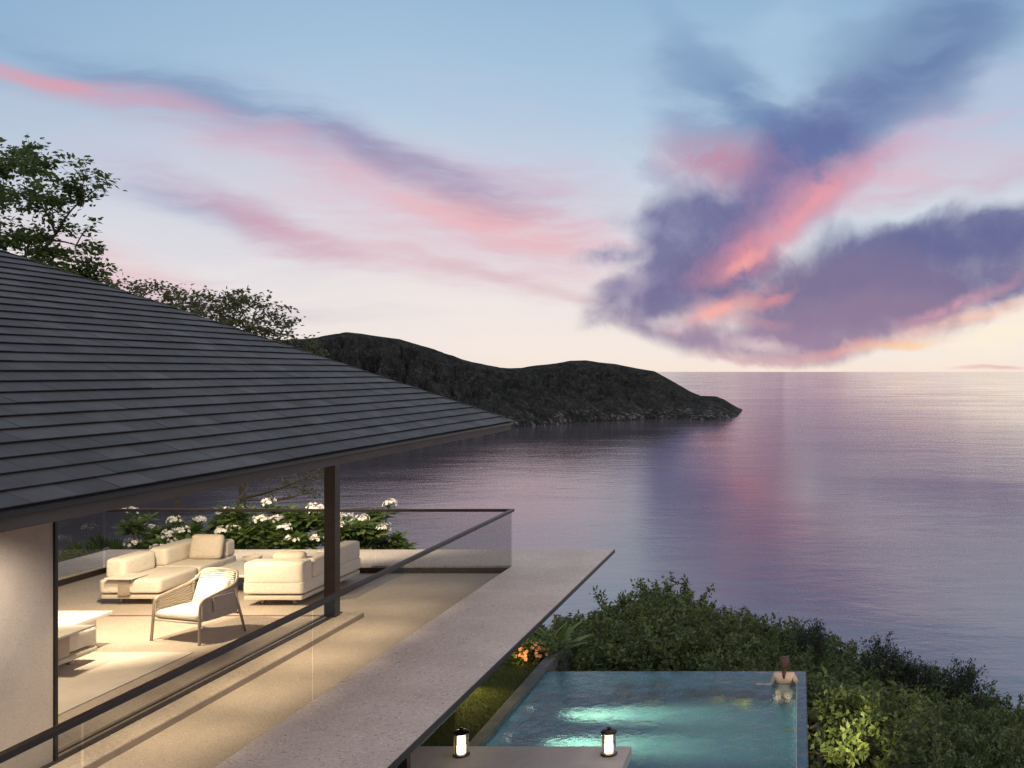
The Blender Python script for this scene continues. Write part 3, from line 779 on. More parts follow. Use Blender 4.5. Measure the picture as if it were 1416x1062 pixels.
lamp('ceiling_downlight', 'SPOT', (-9.3, 13.2, 2.50), 430, WARM, (-9.45, 14.9, 0), spot_size=R(108), spot_blend=.5, shadow_soft_size=.06)
lamp('planting_fill', 'SPOT', (-10.6, 17.1, 2.45), 430, (1, .86, .60), (-11.2, 20.0, .3), spot_size=R(110), spot_blend=.9, shadow_soft_size=.05)  # added fill lamps, in place of terrace light spilling onto the frangipani
lamp('planting_fill', 'SPOT', (-8.4, 17.1, 2.45), 430, (1, .86, .60), (-8.8, 20.0, .3), spot_size=R(110), spot_blend=.9, shadow_soft_size=.05)
# ------------------------------------------------------------------ pool
PX0, PX1, PYF, PYN, PD = -5.06, .135, 19.13, 9.5, WL-1.25
def build_pool():
    r = empty('swimming_pool', (-2.5, 14, WL), 'infinity pool with dark teal lining and two glowing underwater lamps', 'swimming pool')
    O = -Vector((-2.5, 14, WL))
    def B(mb, n, m, sm=False, par=None):
        mb.v = [tuple(Vector(p)+O) for p in mb.v]; return mb.build(n, m, par or r, sm)
    B(MB().box((PX0-.004, PYN, PD-.2), (PX1, PYF, PD)), 'pool_floor', M['pool_tiles'])
    B(MB().box((PX0-.004, PYN, PD+.0), (PX0, PYF, WL-.005)), 'pool_wall', M['pool_tiles'])
    B(MB().box((PX0+.001, PYF-.14, PD+.001), (PX1-.171, PYF+.0, WL-.03)), 'pool_wall', M['pool_tiles'])
    B(MB().box((PX1-.17, PYN, PD+.001), (PX1+.0, PYF-.001, WL-.03)), 'pool_wall', M['pool_tiles'])
    B(MB().box((PX1+.001, PYN, WL-2.0), (PX1+.008, PYF+.01, WL-.004)), 'edge_cladding', M['kerb'])
    B(MB().box((PX0, PYF+.001, WL-2.0), (PX1, PYF+.012, WL-.004)), 'edge_cladding', M['slate_wall'])
    t = MB().box((PX1-.185, PYN, WL-.028), (PX1-.172, PYF-.15, WL-.012)); B(t, 'inner_edge', M['tabletop'])
    c = MB(); c.box((PX1+.012, PYN, WL-1.9), (PX1+.19, PYF+.1, WL-1.5)); c.box((PX1+.19, PYN, WL-1.9), (PX1+.285, PYF+.26, WL-.98)); c.box((PX1+.012, PYF+.16, WL-1.9), (PX1+.189, PYF+.26, WL-.985))
    B(c, 'overflow_trough', M['slate_wall'])
    # water
    w = MB(); nx, ny = 2, 2
    x0, x1, y0, y1 = PX0+.001, PX1-.001, PYN+.01, PYF-.001
    w.raw([(x0, y0, WL), (x1, y0, WL), (x1, y1, WL), (x0, y1, WL)], [(0, 1, 2, 3)])
    o = w.build('pool_water', M['pool_water']); tag(o, 'rippled turquoise pool water', 'water', kind='structure')
    for y in (17.95, 16.55):
        l = MB().lathe([(.05, 0), (.055, .006), (.01, .010)], 20)
        l.v = [(z+PX0+.001, x+y, yy+PD+.30) for x, yy, z in l.v]
        B(l, 'underwater_lamp', M['pool_lamp'])
        lamp('pool_beam_or_fill', 'SPOT', (PX0+.05, y, PD+.26), 4600, (1.0, .74, .40), (PX0+1.7, y, PD+.02), spot_size=R(34), spot_blend=1.0, shadow_soft_size=.05)
        lamp('pool_beam_or_fill', 'SPOT', (PX0+.05, y, PD+.34), 1700, (.80, 1.0, .62), (PX0+4.2, y, PD+.12), spot_size=R(22), spot_blend=1.0, shadow_soft_size=.05)
    for x in (-3.6, -1.4):  # unseen fill lamps added at the near end to brighten the water
        lamp('pool_beam_or_fill', 'SPOT', (x, PYN+.1, PD+.7), 300, (.66, 1.0, .92), (x+.3, PYN+6, PD+.25), spot_size=R(110), spot_blend=.8, shadow_soft_size=.05)
build_pool()

def build_garden_hard():
    # kerb wall left of the pool
    o = MB().box((-5.28, 9.5, WL-2.6), (PX0-.005, 21.25, WL+.07), .012).build('garden_kerb', M['kerb']); tag(o, 'rough dark stone kerb wall between the lawn and the pool', 'wall')
    me = MB().raw([(-14, 5, WL-.03), (-5.281, 5, WL-.03), (-5.281, 21.2, WL-.03), (-14, 21.2, WL-.03)], [(0, 1, 2, 3)]).build('lawn', M['lawn']); tag(me, 'mown lawn strip below the terrace ledge', 'lawn', kind='structure')
    # grass blades over the visible strip
    rs = np.random.RandomState(8); n = 26000
    x = rs.uniform(-7.4, -5.25, n); y = rs.uniform(12.5, 20.6, n); a = rs.uniform(0, 2*np.pi, n); h = rs.uniform(.02, .055, n)*(1+2*(x > -5.36)*rs.rand(n))
    b = np.stack([x, y, np.full(n, WL-.032)], 1); sd = np.stack([np.cos(a), np.sin(a), 0*a], 1)*.006; tp = np.stack([rs.uniform(-.02, .02, n), rs.uniform(-.02, .02, n), h], 1)
    V = np.stack([b-sd, b+sd, b+tp], 1).reshape(-1, 3); fs = np.arange(3*n).reshape(-1, 3)
    me = bpy.data.meshes.new('grass'); me.from_pydata(V.tolist(), [], fs.tolist()); o = link('grass', me, None)
    leaf_mat('grass_blade', (.075, .09, .02), (.12, .13, .03), (.17, .17, .05)); me.materials.append(M['grass_blade'])
    tag(o, 'short olive grass blades of the lawn strip', 'grass', kind='stuff')
    # platform over the pool
    p = empty('stone_platform', (-4, 11.5, WL), 'pale stone platform jutting over the near end of the pool', 'platform')
    O = Vector((4, -11.5, -WL))
    zt = CZ-5.5
    m1 = MB().box((-5.60, 6.0, zt-.16), (-2.46, 14.02, zt), .006); m1.v = [tuple(Vector(q)+O) for q in m1.v]; m1.build('slab', M['paving'], p)
    m1 = MB().box((-5.4, 6.0, zt-.5), (-2.62, 13.8, zt-.161)); m1.v = [tuple(Vector(q)+O) for q in m1.v]; m1.build('support', M['slate_wall'], p)
    q = empty('steel_post', (-5.35, 12.9, zt), 'dark steel post under the ledge corner of the terrace', 'post')
    b = at(571, 1058, 5.5)
    q.location = (b.x, b.y-.3, zt-1.2)
    MB().box((-.065, -.065, 0), (.065, .065, 2.9), .004).build('shaft', M['bronze'], q); MB().box((-.1, -.1, 2.901), (.1, .1, 2.93)).build('cap_plate', M['bronze'], q)
    return zt
ZT = build_garden_hard()

def build_lanterns():
    def one():
        r = empty('lantern', (0, 0, ZT), 'x', 'lantern', group='lanterns on the stone platform')
        MB().lathe([(.112, 0), (.118, .008), (.118, .02), (.105, .026), (.03, .03)], 28).build('base', M['bronze'], r, 'auto')
        MB().lathe([(.058, .031), (.060, .04), (.060, .285), (.05, .295)], 24).build('candle', M['candle'], r, 'auto')
        g = MB(); n = 28
        vs = []; 
        for rr, z in ((.100, .028), (.100, .315), (.096, .315), (.096, .028)):
            for k_ in range(n): vs.append((rr*math.cos(2*math.pi*k_/n), rr*math.sin(2*math.pi*k_/n), z))
        fs = [(i*n+k_, i*n+(k_+1) % n, ((i+1) % 4)*n+(k_+1) % n, ((i+1) % 4)*n+k_) for i in range(4) for k_ in range(n)]
        g.raw(vs, fs).build('glass_cylinder', M['lantern_glass'], r, True)
        for k_ in range(4):
            a = math.pi/4+k_*math.pi/2
            MB().tube([(.108*math.cos(a), .108*math.sin(a), .02), (.108*math.cos(a), .108*math.sin(a), .325)], .0035, 6).build('rod', M['taupe'], r)
        c = MB().lathe([(.100, .316), (.116, .318), (.118, .332), (.085, .352), (.03, .362), (.012, .364)], 28).build('cap', M['black'], r, 'auto')
        MB().lathe([(.012, .3645), (.03, .372), (.034, .382), (.026, .39), (.008, .395)], 16).build('knob', M['black'], r, 'auto')
        return r
    a = one(); b = copy_tree(a)
    pa, pb = at(638, 1044, 5.5), at(842, 1043, 5.5)
    a.location = pa; b.location = pb
    a['label'] = 'lit glass lantern with dark cap near the dark steel post'; b['label'] = 'lit glass lantern with dark cap near the free corner of the platform'
    for p in (pa, pb):
        lamp('lantern_light', 'POINT', (p.x, p.y, p.z+.16), 14, (1, .75, .45), shadow_soft_size=.055)
build_lanterns()

# ------------------------------------------------------------------ swimmer
def skin_mesh(name, verts, edges, radii, root, mat, parent, sub=2):
    me = bpy.data.meshes.new(name); me.from_pydata(verts, edges, []); o = bpy.data.objects.new(name, me); COL.objects.link(o)
    o.modifiers.new('skin', 'SKIN'); 
    for i, v in enumerate(me.skin_vertices[0].data):
        v.radius = radii[i] if isinstance(radii[i], tuple) else (radii[i], radii[i]); v.use_root = (i == root)
    sd = o.modifiers.new('sub', 'SUBSURF'); sd.levels = sub; sd.render_levels = sub
    dg = bpy.context.evaluated_depsgraph_get(); dg.update()
    m2 = bpy.data.meshes.new_from_object(o.evaluated_get(dg)); bpy.data.objects.remove(o)
    m2.name = name; m2.polygons.foreach_set('use_smooth', [True]*len(m2.polygons))
    return link(name, m2, mat, parent)
def build_swimmer():
    b = at(1084.5, 943, 6.0)
    r = empty('person', (b.x, b.y, WL-1.27), 'woman with tied auburn hair standing shoulder deep in the far pool corner, seen from behind', 'person', R(-4)); r.scale = (1.07, 1.07, 1.04)
    V = []; E = []; Rr = []
    def add(p, rad, par=None):
        V.append(p); Rr.append(rad); i = len(V)-1
        if par is not None: E.append((par, i))
        return i
    pel = add((0, 0, .88), (.145, .105)); w = add((0, 0, 1.03), (.112, .085), pel); ch = add((0, -.005, 1.18), (.130, .092), w); uc = add((0, -.01, 1.31), (.125, .082), ch)
    nb = add((0, -.005, 1.405), (.055, .052), uc); nk = add((.0, .015, 1.46), (.046, .048), nb)
    h1 = add((0, .03, 1.525), (.062, .075), nk); h2 = add((0, .03, 1.60), (.068, .082), h1); h3 = add((0, .025, 1.655), (.045, .055), h2)
    nose = add((0, .125, 1.555), .012, h1)
    for s in (-1, 1):
        ear = add((s*.078, .02, 1.56), .012, h1)
        sh = add((s*.155, -.01, 1.36), .060, uc)
        if s < 0: pts = [((-.215, .01, 1.21), .043), ((-.235, .0, 1.08), .040), ((-.31, -.05, 1.13), .030), ((-.37, -.09, 1.165), .024)]
        else: pts = [((.215, .02, 1.22), .043), ((.23, .05, 1.10), .040), ((.20, .19, 1.08), .032), ((.17, .29, 1.10), .024)]
        p = sh
        for q, rad in pts: p = add(q, rad, p)
        dirv = (Vector(pts[-1][0])-Vector(pts[-2][0])).normalized(); side = dirv.cross(Vector((0, 0, 1))).normalized()
        wr = Vector(pts[-1][0]); palm = add(tuple(wr+dirv*.05), .026, p)
        for k, (o_, l_) in enumerate(((-.03, .06), (-.011, .075), (.011, .078), (.03, .065))):
            k1 = add(tuple(wr+dirv*.09+side*o_), .0095, palm); k2 = add(tuple(wr+dirv*(.09+l_*.5)+side*o_*1.1+Vector((0, 0, -.006))), .0085, k1); add(tuple(wr+dirv*(.09+l_)+side*o_*1.1+Vector((0, 0, -.022))), .007, k2)
        t1 = add(tuple(wr+dirv*.045-side*s*.045), .010, palm); add(tuple(wr+dirv*.08-side*s*.06), .008, t1)
        hp = add((s*.085, 0, .80), .092, pel); kn = add((s*.10, .03, .46), .056, hp); an = add((s*.10, -.01, .09), .038, kn); ft = add((s*.105, .10, .035), .034, an); add((s*.11, .17, .025), .026, ft)
    skin_mesh('body', V, E, Rr, pel, M['skin'], r)
    # hair: cap over skull and gathered tail between the shoulders
    hm = MB(); n = 18
    prof = [(1.690, .012, .02), (1.680, .05, .02), (1.655, .078, .015), (1.61, .093, .005), (1.56, .095, -.006), (1.51, .082, -.018), (1.47, .060, -.032), (1.44, .044, -.05), (1.40, .034, -.075), (1.35, .026, -.095), (1.31, .012, -.10)]
    vs = []
    for z, rad, yc in prof:
        for k in range(n):
            a = 2*math.pi*k/n; y = math.sin(a)*rad*(1.12 if z > 1.5 else .8)
            if z < 1.62 and y > .03: y = .03
            vs.append((math.cos(a)*rad, y+yc+.012, z))
    fs = [(i*n+k, (i+1)*n+k, (i+1)*n+(k+1) % n, i*n+(k+1) % n) for i in range(len(prof)-1) for k in range(n)]+[tuple(range(n)), tuple((len(prof)-1)*n+k for k in range(n))[::-1]]
    hm.raw(vs, fs).build('hair', M['hair'], r, True)
    # bikini band around the ribs
    bb = MB(); n = 28; vs = []
    for z, s in ((1.185, 1.03), (1.190, 1.06), (1.222, 1.06), (1.227, 1.03)):
        for k in range(n):
            a = 2*math.pi*k/n; vs.append((math.cos(a)*.150*s, math.sin(a)*.106*s-.006, z))
    bb.raw(vs, [(i*n+k, i*n+(k+1) % n, (i+1)*n+(k+1) % n, (i+1)*n+k) for i in range(3) for k in range(n)]).build('bikini_top', M['bikini'], r, True)
build_swimmer()

# ------------------------------------------------------------------ vegetation
def leaves_mesh(name, pos, dirs, nrm, L, W, fold=.25, droop=.15, broad=False):
    """one mesh of separate folded leaves. pos, dirs, nrm: (n,3); L, W: (n,)"""
    d = dirs/np.linalg.norm(dirs, axis=1, keepdims=True)
    s = np.cross(d, nrm); s /= np.maximum(np.linalg.norm(s, axis=1, keepdims=True), 1e-6); u = np.cross(s, d)
    L = L[:, None]; W = W[:, None]
    if not broad:
        c = pos+d*L*.45-u*W*fold
        tip = pos+d*L-u*L*droop
        v = np.stack([pos, pos+d*L*.42+s*W, tip, pos+d*L*.42-s*W, c], 1); n = len(pos)
        base = (np.arange(n)*5)[:, None]
        fs = np.concatenate([base+[0, 1, 4], base+[1, 2, 4], base+[2, 3, 4], base+[3, 0, 4]], 0)
        V = v.reshape(-1, 3)
    else:
        mid = [pos, pos+d*L*.3-u*W*fold*.6, pos+d*L*.65-u*(W*fold+L*droop*.35), pos+d*L-u*L*droop]
        v = np.stack([mid[0], mid[1]+s*W*.62+u*W*fold, mid[1], mid[1]-s*W*.62+u*W*fold, mid[2]+s*W+u*W*fold, mid[2], mid[2]-s*W+u*W*fold, mid[3]], 1); n = len(pos)
        base = (np.arange(n)*8)[:, None]
        q = [[0, 1, 2], [0, 2, 3], [1, 4, 5], [1, 5, 2], [2, 5, 6], [2, 6, 3], [4, 7, 5], [5, 7, 6]]
        fs = np.concatenate([base+k for k in q], 0); V = v.reshape(-1, 3)
    me = bpy.data.meshes.new(name); 
    me.vertices.add(len(V)); me.vertices.foreach_set('co', V.astype(np.float32).ravel())
    me.loops.add(fs.size); me.loops.foreach_set('vertex_index', fs.astype(np.int32).ravel())
    me.polygons.add(len(fs)); me.polygons.foreach_set('loop_start', np.arange(0, fs.size, 3, dtype=np.int32)); 
    me.update(); me.validate(); return me
def rand_dirs(rs, n, up=0.0):
    d = rs.normal(size=(n, 3)); d[:, 2] += up; return d/np.linalg.norm(d, axis=1, keepdims=True)

def grow(rnd, start, direction, length, rad, depth, out, tips, spread=.6, up=.15, nseg=4):
    pts = [Vector(start)]; d = Vector(direction).normalized()
    for i in range(nseg):
        d = (d+Vector((rnd.gauss(0, .16), rnd.gauss(0, .16), rnd.gauss(0, .10)+up*.3))).normalized()
        pts.append(pts[-1]+d*length/nseg)
    out.append((pts, [rad*(1-.45*i/nseg) for i in range(nseg+1)]))
    if depth == 0: tips.append((pts[-1], d)); tips.append((pts[-2], d)); return
    for k in range(rnd.choice([2, 3, 3])):
        i = rnd.choice([nseg-1, nseg, nseg, nseg-2]); nd = (d+Vector((rnd.uniform(-1, 1), rnd.uniform(-1, 1), rnd.uniform(-.45, .75)+up))*spread).normalized()
        grow(rnd, pts[i], nd, length*rnd.uniform(.58, .8), rad*.56, depth-1, out, tips, spread, up, nseg)

def tree(name, label, fit, seed, trunk_len, rad, depth, lean, L, W, per, mat, clump=.35, spread=.75, up=.15, flat=.45, root=6.0, group=None):
    """fit = (u, v, D): the crown's right edge is at u and its top at v of the photo, at distance D"""
    rnd = random.Random(seed); rs = np.random.RandomState(seed)
    out, tips = [], []
    grow(rnd, (0, 0, root), lean, trunk_len, rad, depth, out, tips, spread, up)
    tr = MB(); tr.tube([(0, 0, 0), (.06, .02, root*.5), (0, 0, root)], [rad*1.6, rad*1.25, rad], 9)
    for pts, rr in out: tr.tube(pts, rr, 7)
    P, Dd = [], []
    for pts, rr in out:
        if rr[0] < rad*.4: tips.append((pts[len(pts)//2], pts[-1]-pts[0]))
    for p, d in tips:
        n = int(per*rnd.uniform(.6, 1.3)); d = Vector(d).normalized()
        q = rs.normal(size=(n, 3))*np.array([clump, clump, clump*flat])+np.array(p)
        P.append(q); dd = rand_dirs(rs, n, -.1)*.9+np.array(d)*.6; dd[:, 2] *= .55; Dd.append(dd)
    P = np.concatenate(P); Dd = np.concatenate(Dd); n = len(P)
    q = px_at(fit[0], fit[1], fit[2]); base = (q.x-np.percentile(P[:, 0], 99.3), q.y, q.z-np.percentile(P[:, 2], 99.5))
    r = empty(name, base, label, 'tree', group=group)
    tr.build('trunk', M['bark'], r, True)
    me = leaves_mesh('crown', P, Dd, rand_dirs(rs, n, 1.6), rs.uniform(.7, 1.25, n)*L, rs.uniform(.8, 1.2, n)*W)
    link('crown', me, mat, r)
    return r
def px_at(u, v, D): return Vector(((u-U0)/F*D, D, CZ-(v-V0)*D/F))

def spreading_tree(name, label, D, root_uv, base_z, outline, n_cl, per, L, W, rad, mat, seed, depth=1.2, cl=.2, nl=7):
    """a tree whose leaf sprays fill the extent it has in the photo: outline = rows (v, u_min, u_max)"""
    rnd = random.Random(seed); rs = np.random.RandomState(seed)
    root = px_at(root_uv[0], root_uv[1], D); base = Vector((root.x, root.y, base_z))
    vs, ul, ur = zip(*outline); pts = []
    while len(pts) < n_cl:
        v = rnd.uniform(vs[0], vs[-1]); a, b_ = np.interp(v, vs, ul), np.interp(v, vs, ur); u = rnd.uniform(a, b_)
        pts.append(px_at(u, v, D)+Vector((0, rnd.uniform(-depth, depth), 0))-base)
    tr = MB(); h = root-base
    tr.tube(smooth_path([(0, 0, 0), h*.5+Vector((.08, .05, 0)), h], 4), [rad*1.5, rad*1.4, rad*1.35, rad*1.3, rad*1.2, rad*1.15, rad*1.1, rad*1.05, rad], 9)
    nodes = [(h, rad)]
    for i in range(nl):
        p = rnd.choice(pts); mid = h.lerp(p, .5)+Vector((rnd.uniform(-.15, .15), rnd.uniform(-.2, .2), -.1)); e = h.lerp(p, .88)
        q = smooth_path([h, mid, e], 4); tr.tube(q, [rad*.62*(1-.075*k_) for k_ in range(len(q))], 6); nodes += [(x, rad*.3) for x in q[2:]]
    P, Dd = [], []
    for p in pts:
        nd, nr = min(nodes, key=lambda t: (t[0]-p).length+max(0, t[0].z-p.z)*.6)
        mid = nd.lerp(p, .5)+Vector((rnd.uniform(-.08, .08), rnd.uniform(-.08, .08), .05)); q = smooth_path([nd, mid, p], 3)
        tr.tube(q, [nr*.7*(1-.13*k_)+.003 for k_ in range(len(q))], 5); nodes.append((p.lerp(nd, .3), nr*.6))
        d = (p-nd).normalized() if (p-nd).length > .05 else Vector((0, 0, 1))
        n = int(per*rnd.uniform(.6, 1.4)); t = rs.uniform(-1, 1, n)[:, None]
        P.append(np.array(p)+np.array(d)*t*cl*1.3+rs.normal(size=(n, 3))*np.array([cl, cl, cl*.5])*.6)
        dd = rand_dirs(rs, n)*.8+np.array(d)*.7; dd[:, 2] = dd[:, 2]*.5-.12; Dd.append(dd)
    P = np.concatenate(P); Dd = np.concatenate(Dd); n = len(P)
    r = empty(name, base, label, 'tree'); tr.build('trunk', M['bark'], r, True)
    link('crown', leaves_mesh('crown', P, Dd, rand_dirs(rs, n, 1.6), rs.uniform(.7, 1.25, n)*L, rs.uniform(.8, 1.2, n)*W), mat, r)
spreading_tree('leafy_tree', 'tall dark leafy tree rising over the left end of the slate roof', 21.0, (10, 430), -3.2,
    [(196, -160, -20), (206, -170, 28), (214, -170, 86), (226, -170, 70), (238, -170, 114), (262, -170, 96), (280, -170, 76), (310, -170, 68), (328, -170, 86), (345, -160, 68), (358, -120, 96), (372, -60, 108), (392, -20, 102)],
    230, 64, .125, .040, .12, M['leaf_tree'], 4, 1.5, .19, 12)
spreading_tree('airy_tree', 'low airy tree barely showing over the roof beside the tall dark tree', 25.0, (240, 520), -3.5,
    [(392, 160, 182), (400, 150, 225), (406, 170, 290), (420, 190, 300), (445, 200, 300)], 70, 36, .11, .034, .07, M['leaf_dusty'], 6, .9, .17, 7)
spreading_tree('airy_tree', 'airy tree showing over the roof just left of the headland', 24.0, (330, 560), -3.2,
    [(408, 335, 352), (418, 300, 368), (430, 285, 388), (442, 290, 402), (458, 300, 410), (476, 310, 416), (486, 330, 420)], 92, 36, .11, .034, .07, M['leaf_dusty'], 9, .9, .17, 8)
spreading_tree('small_tree', 'small branching tree with drooping twigs behind the frangipani near the post', 22.5, (330, 690), -2.6,
    [(640, 250, 450), (655, 330, 452), (670, 375, 450), (686, 385, 440)], 26, 9, .11, .034, .055, M['leaf_dusty'], 3, .5, .13, 6)

# shrub canopy on the slope around the pool
def bush_mesh(seed, n_cl, per, rx, rz, L, W):
    rs = np.random.RandomState(seed); P, Dd, Nn = [], [], []
    stems = MB()
    for i in range(n_cl):
        a = rs.uniform(0, 2*np.pi); el = np.arcsin(rs.uniform(-.25, 1)); rr = rs.uniform(.55, 1.0)**.6
        bump = 1+.30*np.sin(a*3+seed)*np.cos(el*2)+rs.uniform(-.2, .2)+.38*(rs.rand() < .2)
        c = np.array([np.cos(a)*np.cos(el)*rx, np.sin(a)*np.cos(el)*rx, np.sin(el)*rz])*rr*bump
        out = c/np.linalg.norm(c)
        n = int(per*rs.uniform(.6, 1.4)); t = rs.uniform(0, 1, n)[:, None]
        twig = out*.5+rs.normal(size=3)*.35+np.array([0, 0, .35]); twig /= np.linalg.norm(twig); tl = rs.uniform(.25, .5)
        P.append(c+twig*t*tl+rs.normal(size=(n, 3))*.05)
        dd = rand_dirs(rs, n)*.9+twig*.5; dd[:, 2] -= .15; Dd.append(dd); Nn.append(rand_dirs(rs, n, 1.2)+out*.5)
        if i % 6 == 0: stems.tube([(0, 0, -rz*.8), tuple(c*.55+np.array([0, 0, -.1])), tuple(c+twig*tl*.6)], [.035, .016, .006], 5)
    P = np.concatenate(P); Dd = np.concatenate(Dd); Nn = np.concatenate(Nn); n = len(P)
    return leaves_mesh('crown', P, Dd, Nn, rs.uniform(.65, 1.3, n)*L, rs.uniform(.8, 1.2, n)*W), stems
def build_canopy():
    protos = []
    for i, (nc, per, rx, rz, L, W) in enumerate([(330, 32, 1.25, 1.0, 0.14, .036), (300, 32, 1.15, 1.15, 0.13, .034), (340, 32, 1.35, .85, 0.145, .038), (300, 32, 1.1, 1.25, .135, .031)]):
        me, st = bush_mesh(40+i, nc, per, rx, rz, L, W)
        r = empty('shrub', (0, 0, 0), 'x', 'shrub', group='green shrubs massed on the slope around the pool')
        link('crown', me, M['leaf_bush'] if i % 2 else M['leaf_olive'], r)
        st.tube([(0, 0, -3.2), (.05, .03, -1.4), (0, 0, -.2)], [.09, .07, .04], 7); st.build('trunk', M['bark'], r, True)
        protos.append((r, rz))
    used = [False]*4
    sil = [(740, 868), (790, 852), (830, 850), (870, 832), (910, 803), (945, 818), (985, 846), (1030, 858), (1080, 876), (1110, 874), (1150, 893), (1190, 915), (1220, 912), (1260, 925), (1300, 946), (1335, 942), (1375, 962), (1416, 985), (1500, 1010), (1600, 1040)]
    su, sv = zip(*sil); rnd = random.Random(11)
    spots = []
    for ri, D in enumerate([26.0, 24.2, 22.6, 21.2, 20.3]):
        u = 745 + ri*9
        while u < 1560:
            spots.append((u+rnd.uniform(-10, 10), D+rnd.uniform(-.4, .4), 0 + ri*21 + rnd.uniform(-6, 10), .80+rnd.uniform(-.12, .16)))
            u += 56+rnd.uniform(-6, 10)
    for ri, D in enumerate([19.6, 18.2, 16.9, 15.6, 14.4, 13.2]):
        u = 1180+ri*16
        while u < 1560:
            spots.append((u+rnd.uniform(-8, 8), D+rnd.uniform(-.3, .3), 4*21+8+ri*30+rnd.uniform(-6, 10), .72+rnd.uniform(-.1, .14)))
            u += 72+rnd.uniform(-6, 10)
    for i, (u, D, dv, sc) in enumerate(spots):
        j = rnd.randrange(4); pr, rz = protos[j]
        o = pr if not used[j] else copy_tree(pr); used[j] = True
        vtop = float(np.interp(u, su, sv))+dv+6
        p = px_at(u, vtop, D)
        o.location = (p.x, p.y, p.z-rz*sc*1.12); o.scale = (sc, sc, sc*rnd.uniform(.9, 1.1)); o.rotation_euler = (0, 0, rnd.uniform(0, 6.28))
        o['label'] = 'dense green shrub among the others on the slope around the pool'
    # darker spiky saplings on the skyline of the slope
    me, st = bush_mesh(77, 120, 22, .42, .62, .10, .018)
    src = None
    names = ['thin dark sapling standing above the shrubs, left of the four on the skyline', 'broad dark sapling above the shrubs right of the thin one', 'dark sapling with ragged top, third along the shrub skyline', 'dark sapling nearest the right edge of the shrub skyline']
    for k, (u, v, s) in enumerate([(1122, 868, .8), (1222, 894, 1.0), (1268, 918, .75), (1328, 926, 1.0)]):
        if src is None:
            src = empty('sapling', (0, 0, 0), 'x', 'sapling', group='dark saplings on the shrub skyline')
            link('crown', me, M['leaf_dark'], src); st.tube([(0, 0, -2.6), (0, 0, .2)], [.04, .015], 6); st.build('trunk', M['bark'], src, True); o = src
        else: o = copy_tree(src)
        p = px_at(u, v, 24.6); o.location = (p.x, p.y, p.z-.75*s); o.scale = (s, s, s); o.rotation_euler = (0, 0, k*1.7); o['label'] = names[k]
    # the floodlit shrub
    me, st = bush_mesh(91, 130, 28, .85, .6, .14, .036)
    r = empty('floodlit_shrub', px_at(1196, 1010, 17.0)-Vector((0, 0, .25)), 'bright lime shrub lit by a garden lamp, right of the pool', 'shrub')
    link('crown', me, M['leaf_olive'], r); st.tube([(0, 0, -1.6), (0, 0, 0)], [.04, .02], 6); st.build('trunk', M['bark'], r, True)
    lamp('garden_spotlight', 'SPOT', px_at(1166, 1030, 15.0)+Vector((0, 0, .25)), 260, (1, .90, .42), px_at(1200, 1000, 17.0), spot_size=R(24), spot_blend=1.0, shadow_soft_size=.04)
    lamp('garden_spotlight', 'SPOT', px_at(1150, 1075, 15.0)+Vector((.1, 0, .3)), 240, (1, .90, .5), px_at(1200, 915, 20.5), spot_size=R(80), spot_blend=1.0, shadow_soft_size=.05)
build_canopy()

# frangipani behind the terrace
def frangipani_proto(seed, h, nst, flowers=3):
    rs = np.random.RandomState(seed); rnd = random.Random(seed)
    stems = MB(); tips = []
    def br(p, d, l, r, k):
        q = p+d*l*.5+Vector((rnd.gauss(0, .04), rnd.gauss(0, .04), .03)); e = p+d*l; stems.tube(smooth_path([p, q, e], 3), [r*(1-.3*i/6) for i in range(7)], 7)
        if k == 0: tips.append((e, d)); return
        if k == 1 and rnd.random() < .7: tips.append((p+d*l*.6, (d+Vector((rnd.gauss(0, .8), rnd.gauss(0, .8), 0))).normalized()))
        for i in range(rnd.choice([2, 3])):
            nd = (d+Vector((rnd.uniform(-1, 1), rnd.uniform(-1, 1), rnd.uniform(-.1, .8)))*.75).normalized(); br(e, nd, l*rnd.uniform(.55, .85), r*.72, k-1)
    for i in range(nst): br(Vector((rnd.uniform(-.2, .2), rnd.uniform(-.15, .15), 0)), Vector((rnd.uniform(-.7, .7), rnd.uniform(-.6, .6), 1)).normalized(), h*rnd.uniform(.24, .42), .024, 2)
    P, Dd, Nn, LL = [], [], [], []
    for e, d in tips:
        n = rnd.randint(12, 20)
        for i in range(n):
            a = i*2.4+rnd.uniform(-.3, .3); t = i/n
            el = -.35+1.2*t+rnd.uniform(-.2, .2)
            v = np.array([math.cos(a)*math.cos(el), math.sin(a)*math.cos(el), math.sin(el)])+np.array(d)*.25
            P.append(np.array(e)-np.array(d)*.14*(1-t)); Dd.append(v); Nn.append([rnd.gauss(0, .25), rnd.gauss(0, .25), 1]); LL.append(rnd.uniform(.20, .33)*(1-.3*t))
    LL = np.array(LL); me = leaves_mesh('foliage', np.array(P), np.array(Dd), np.array(Nn), LL, LL*.23, .22, .22, True)
    heads = []
    for e, d in tips:
        if rnd.random() > flowers: continue
        fl = MB(); heads.append(fl)
        c = e+d*.10
        for i in range(rnd.randint(14, 24)):
            dd = Vector((rnd.gauss(0, 1), rnd.gauss(0, 1), abs(rnd.gauss(0, .8))+.1)).normalized(); p = c+Vector((dd.x*.15, dd.y*.15, dd.z*.08+rnd.gauss(0, .02)))
            x = dd.cross(Vector((.3, .2, 1))).normalized(); y = dd.cross(x); vs = [p-dd*.012]; fs = []
            for k in range(5):
                a = 2*math.pi*k/5; t1 = x*math.cos(a)+y*math.sin(a); sd = dd.cross(t1); b = len(vs)
                vs += [p+t1*.024+sd*.016, p+t1*.042+dd*.008, p+t1*.024-sd*.016]; fs.append((0, b, b+1, b+2))
            fl.raw(vs, fs)
    return stems, me, heads
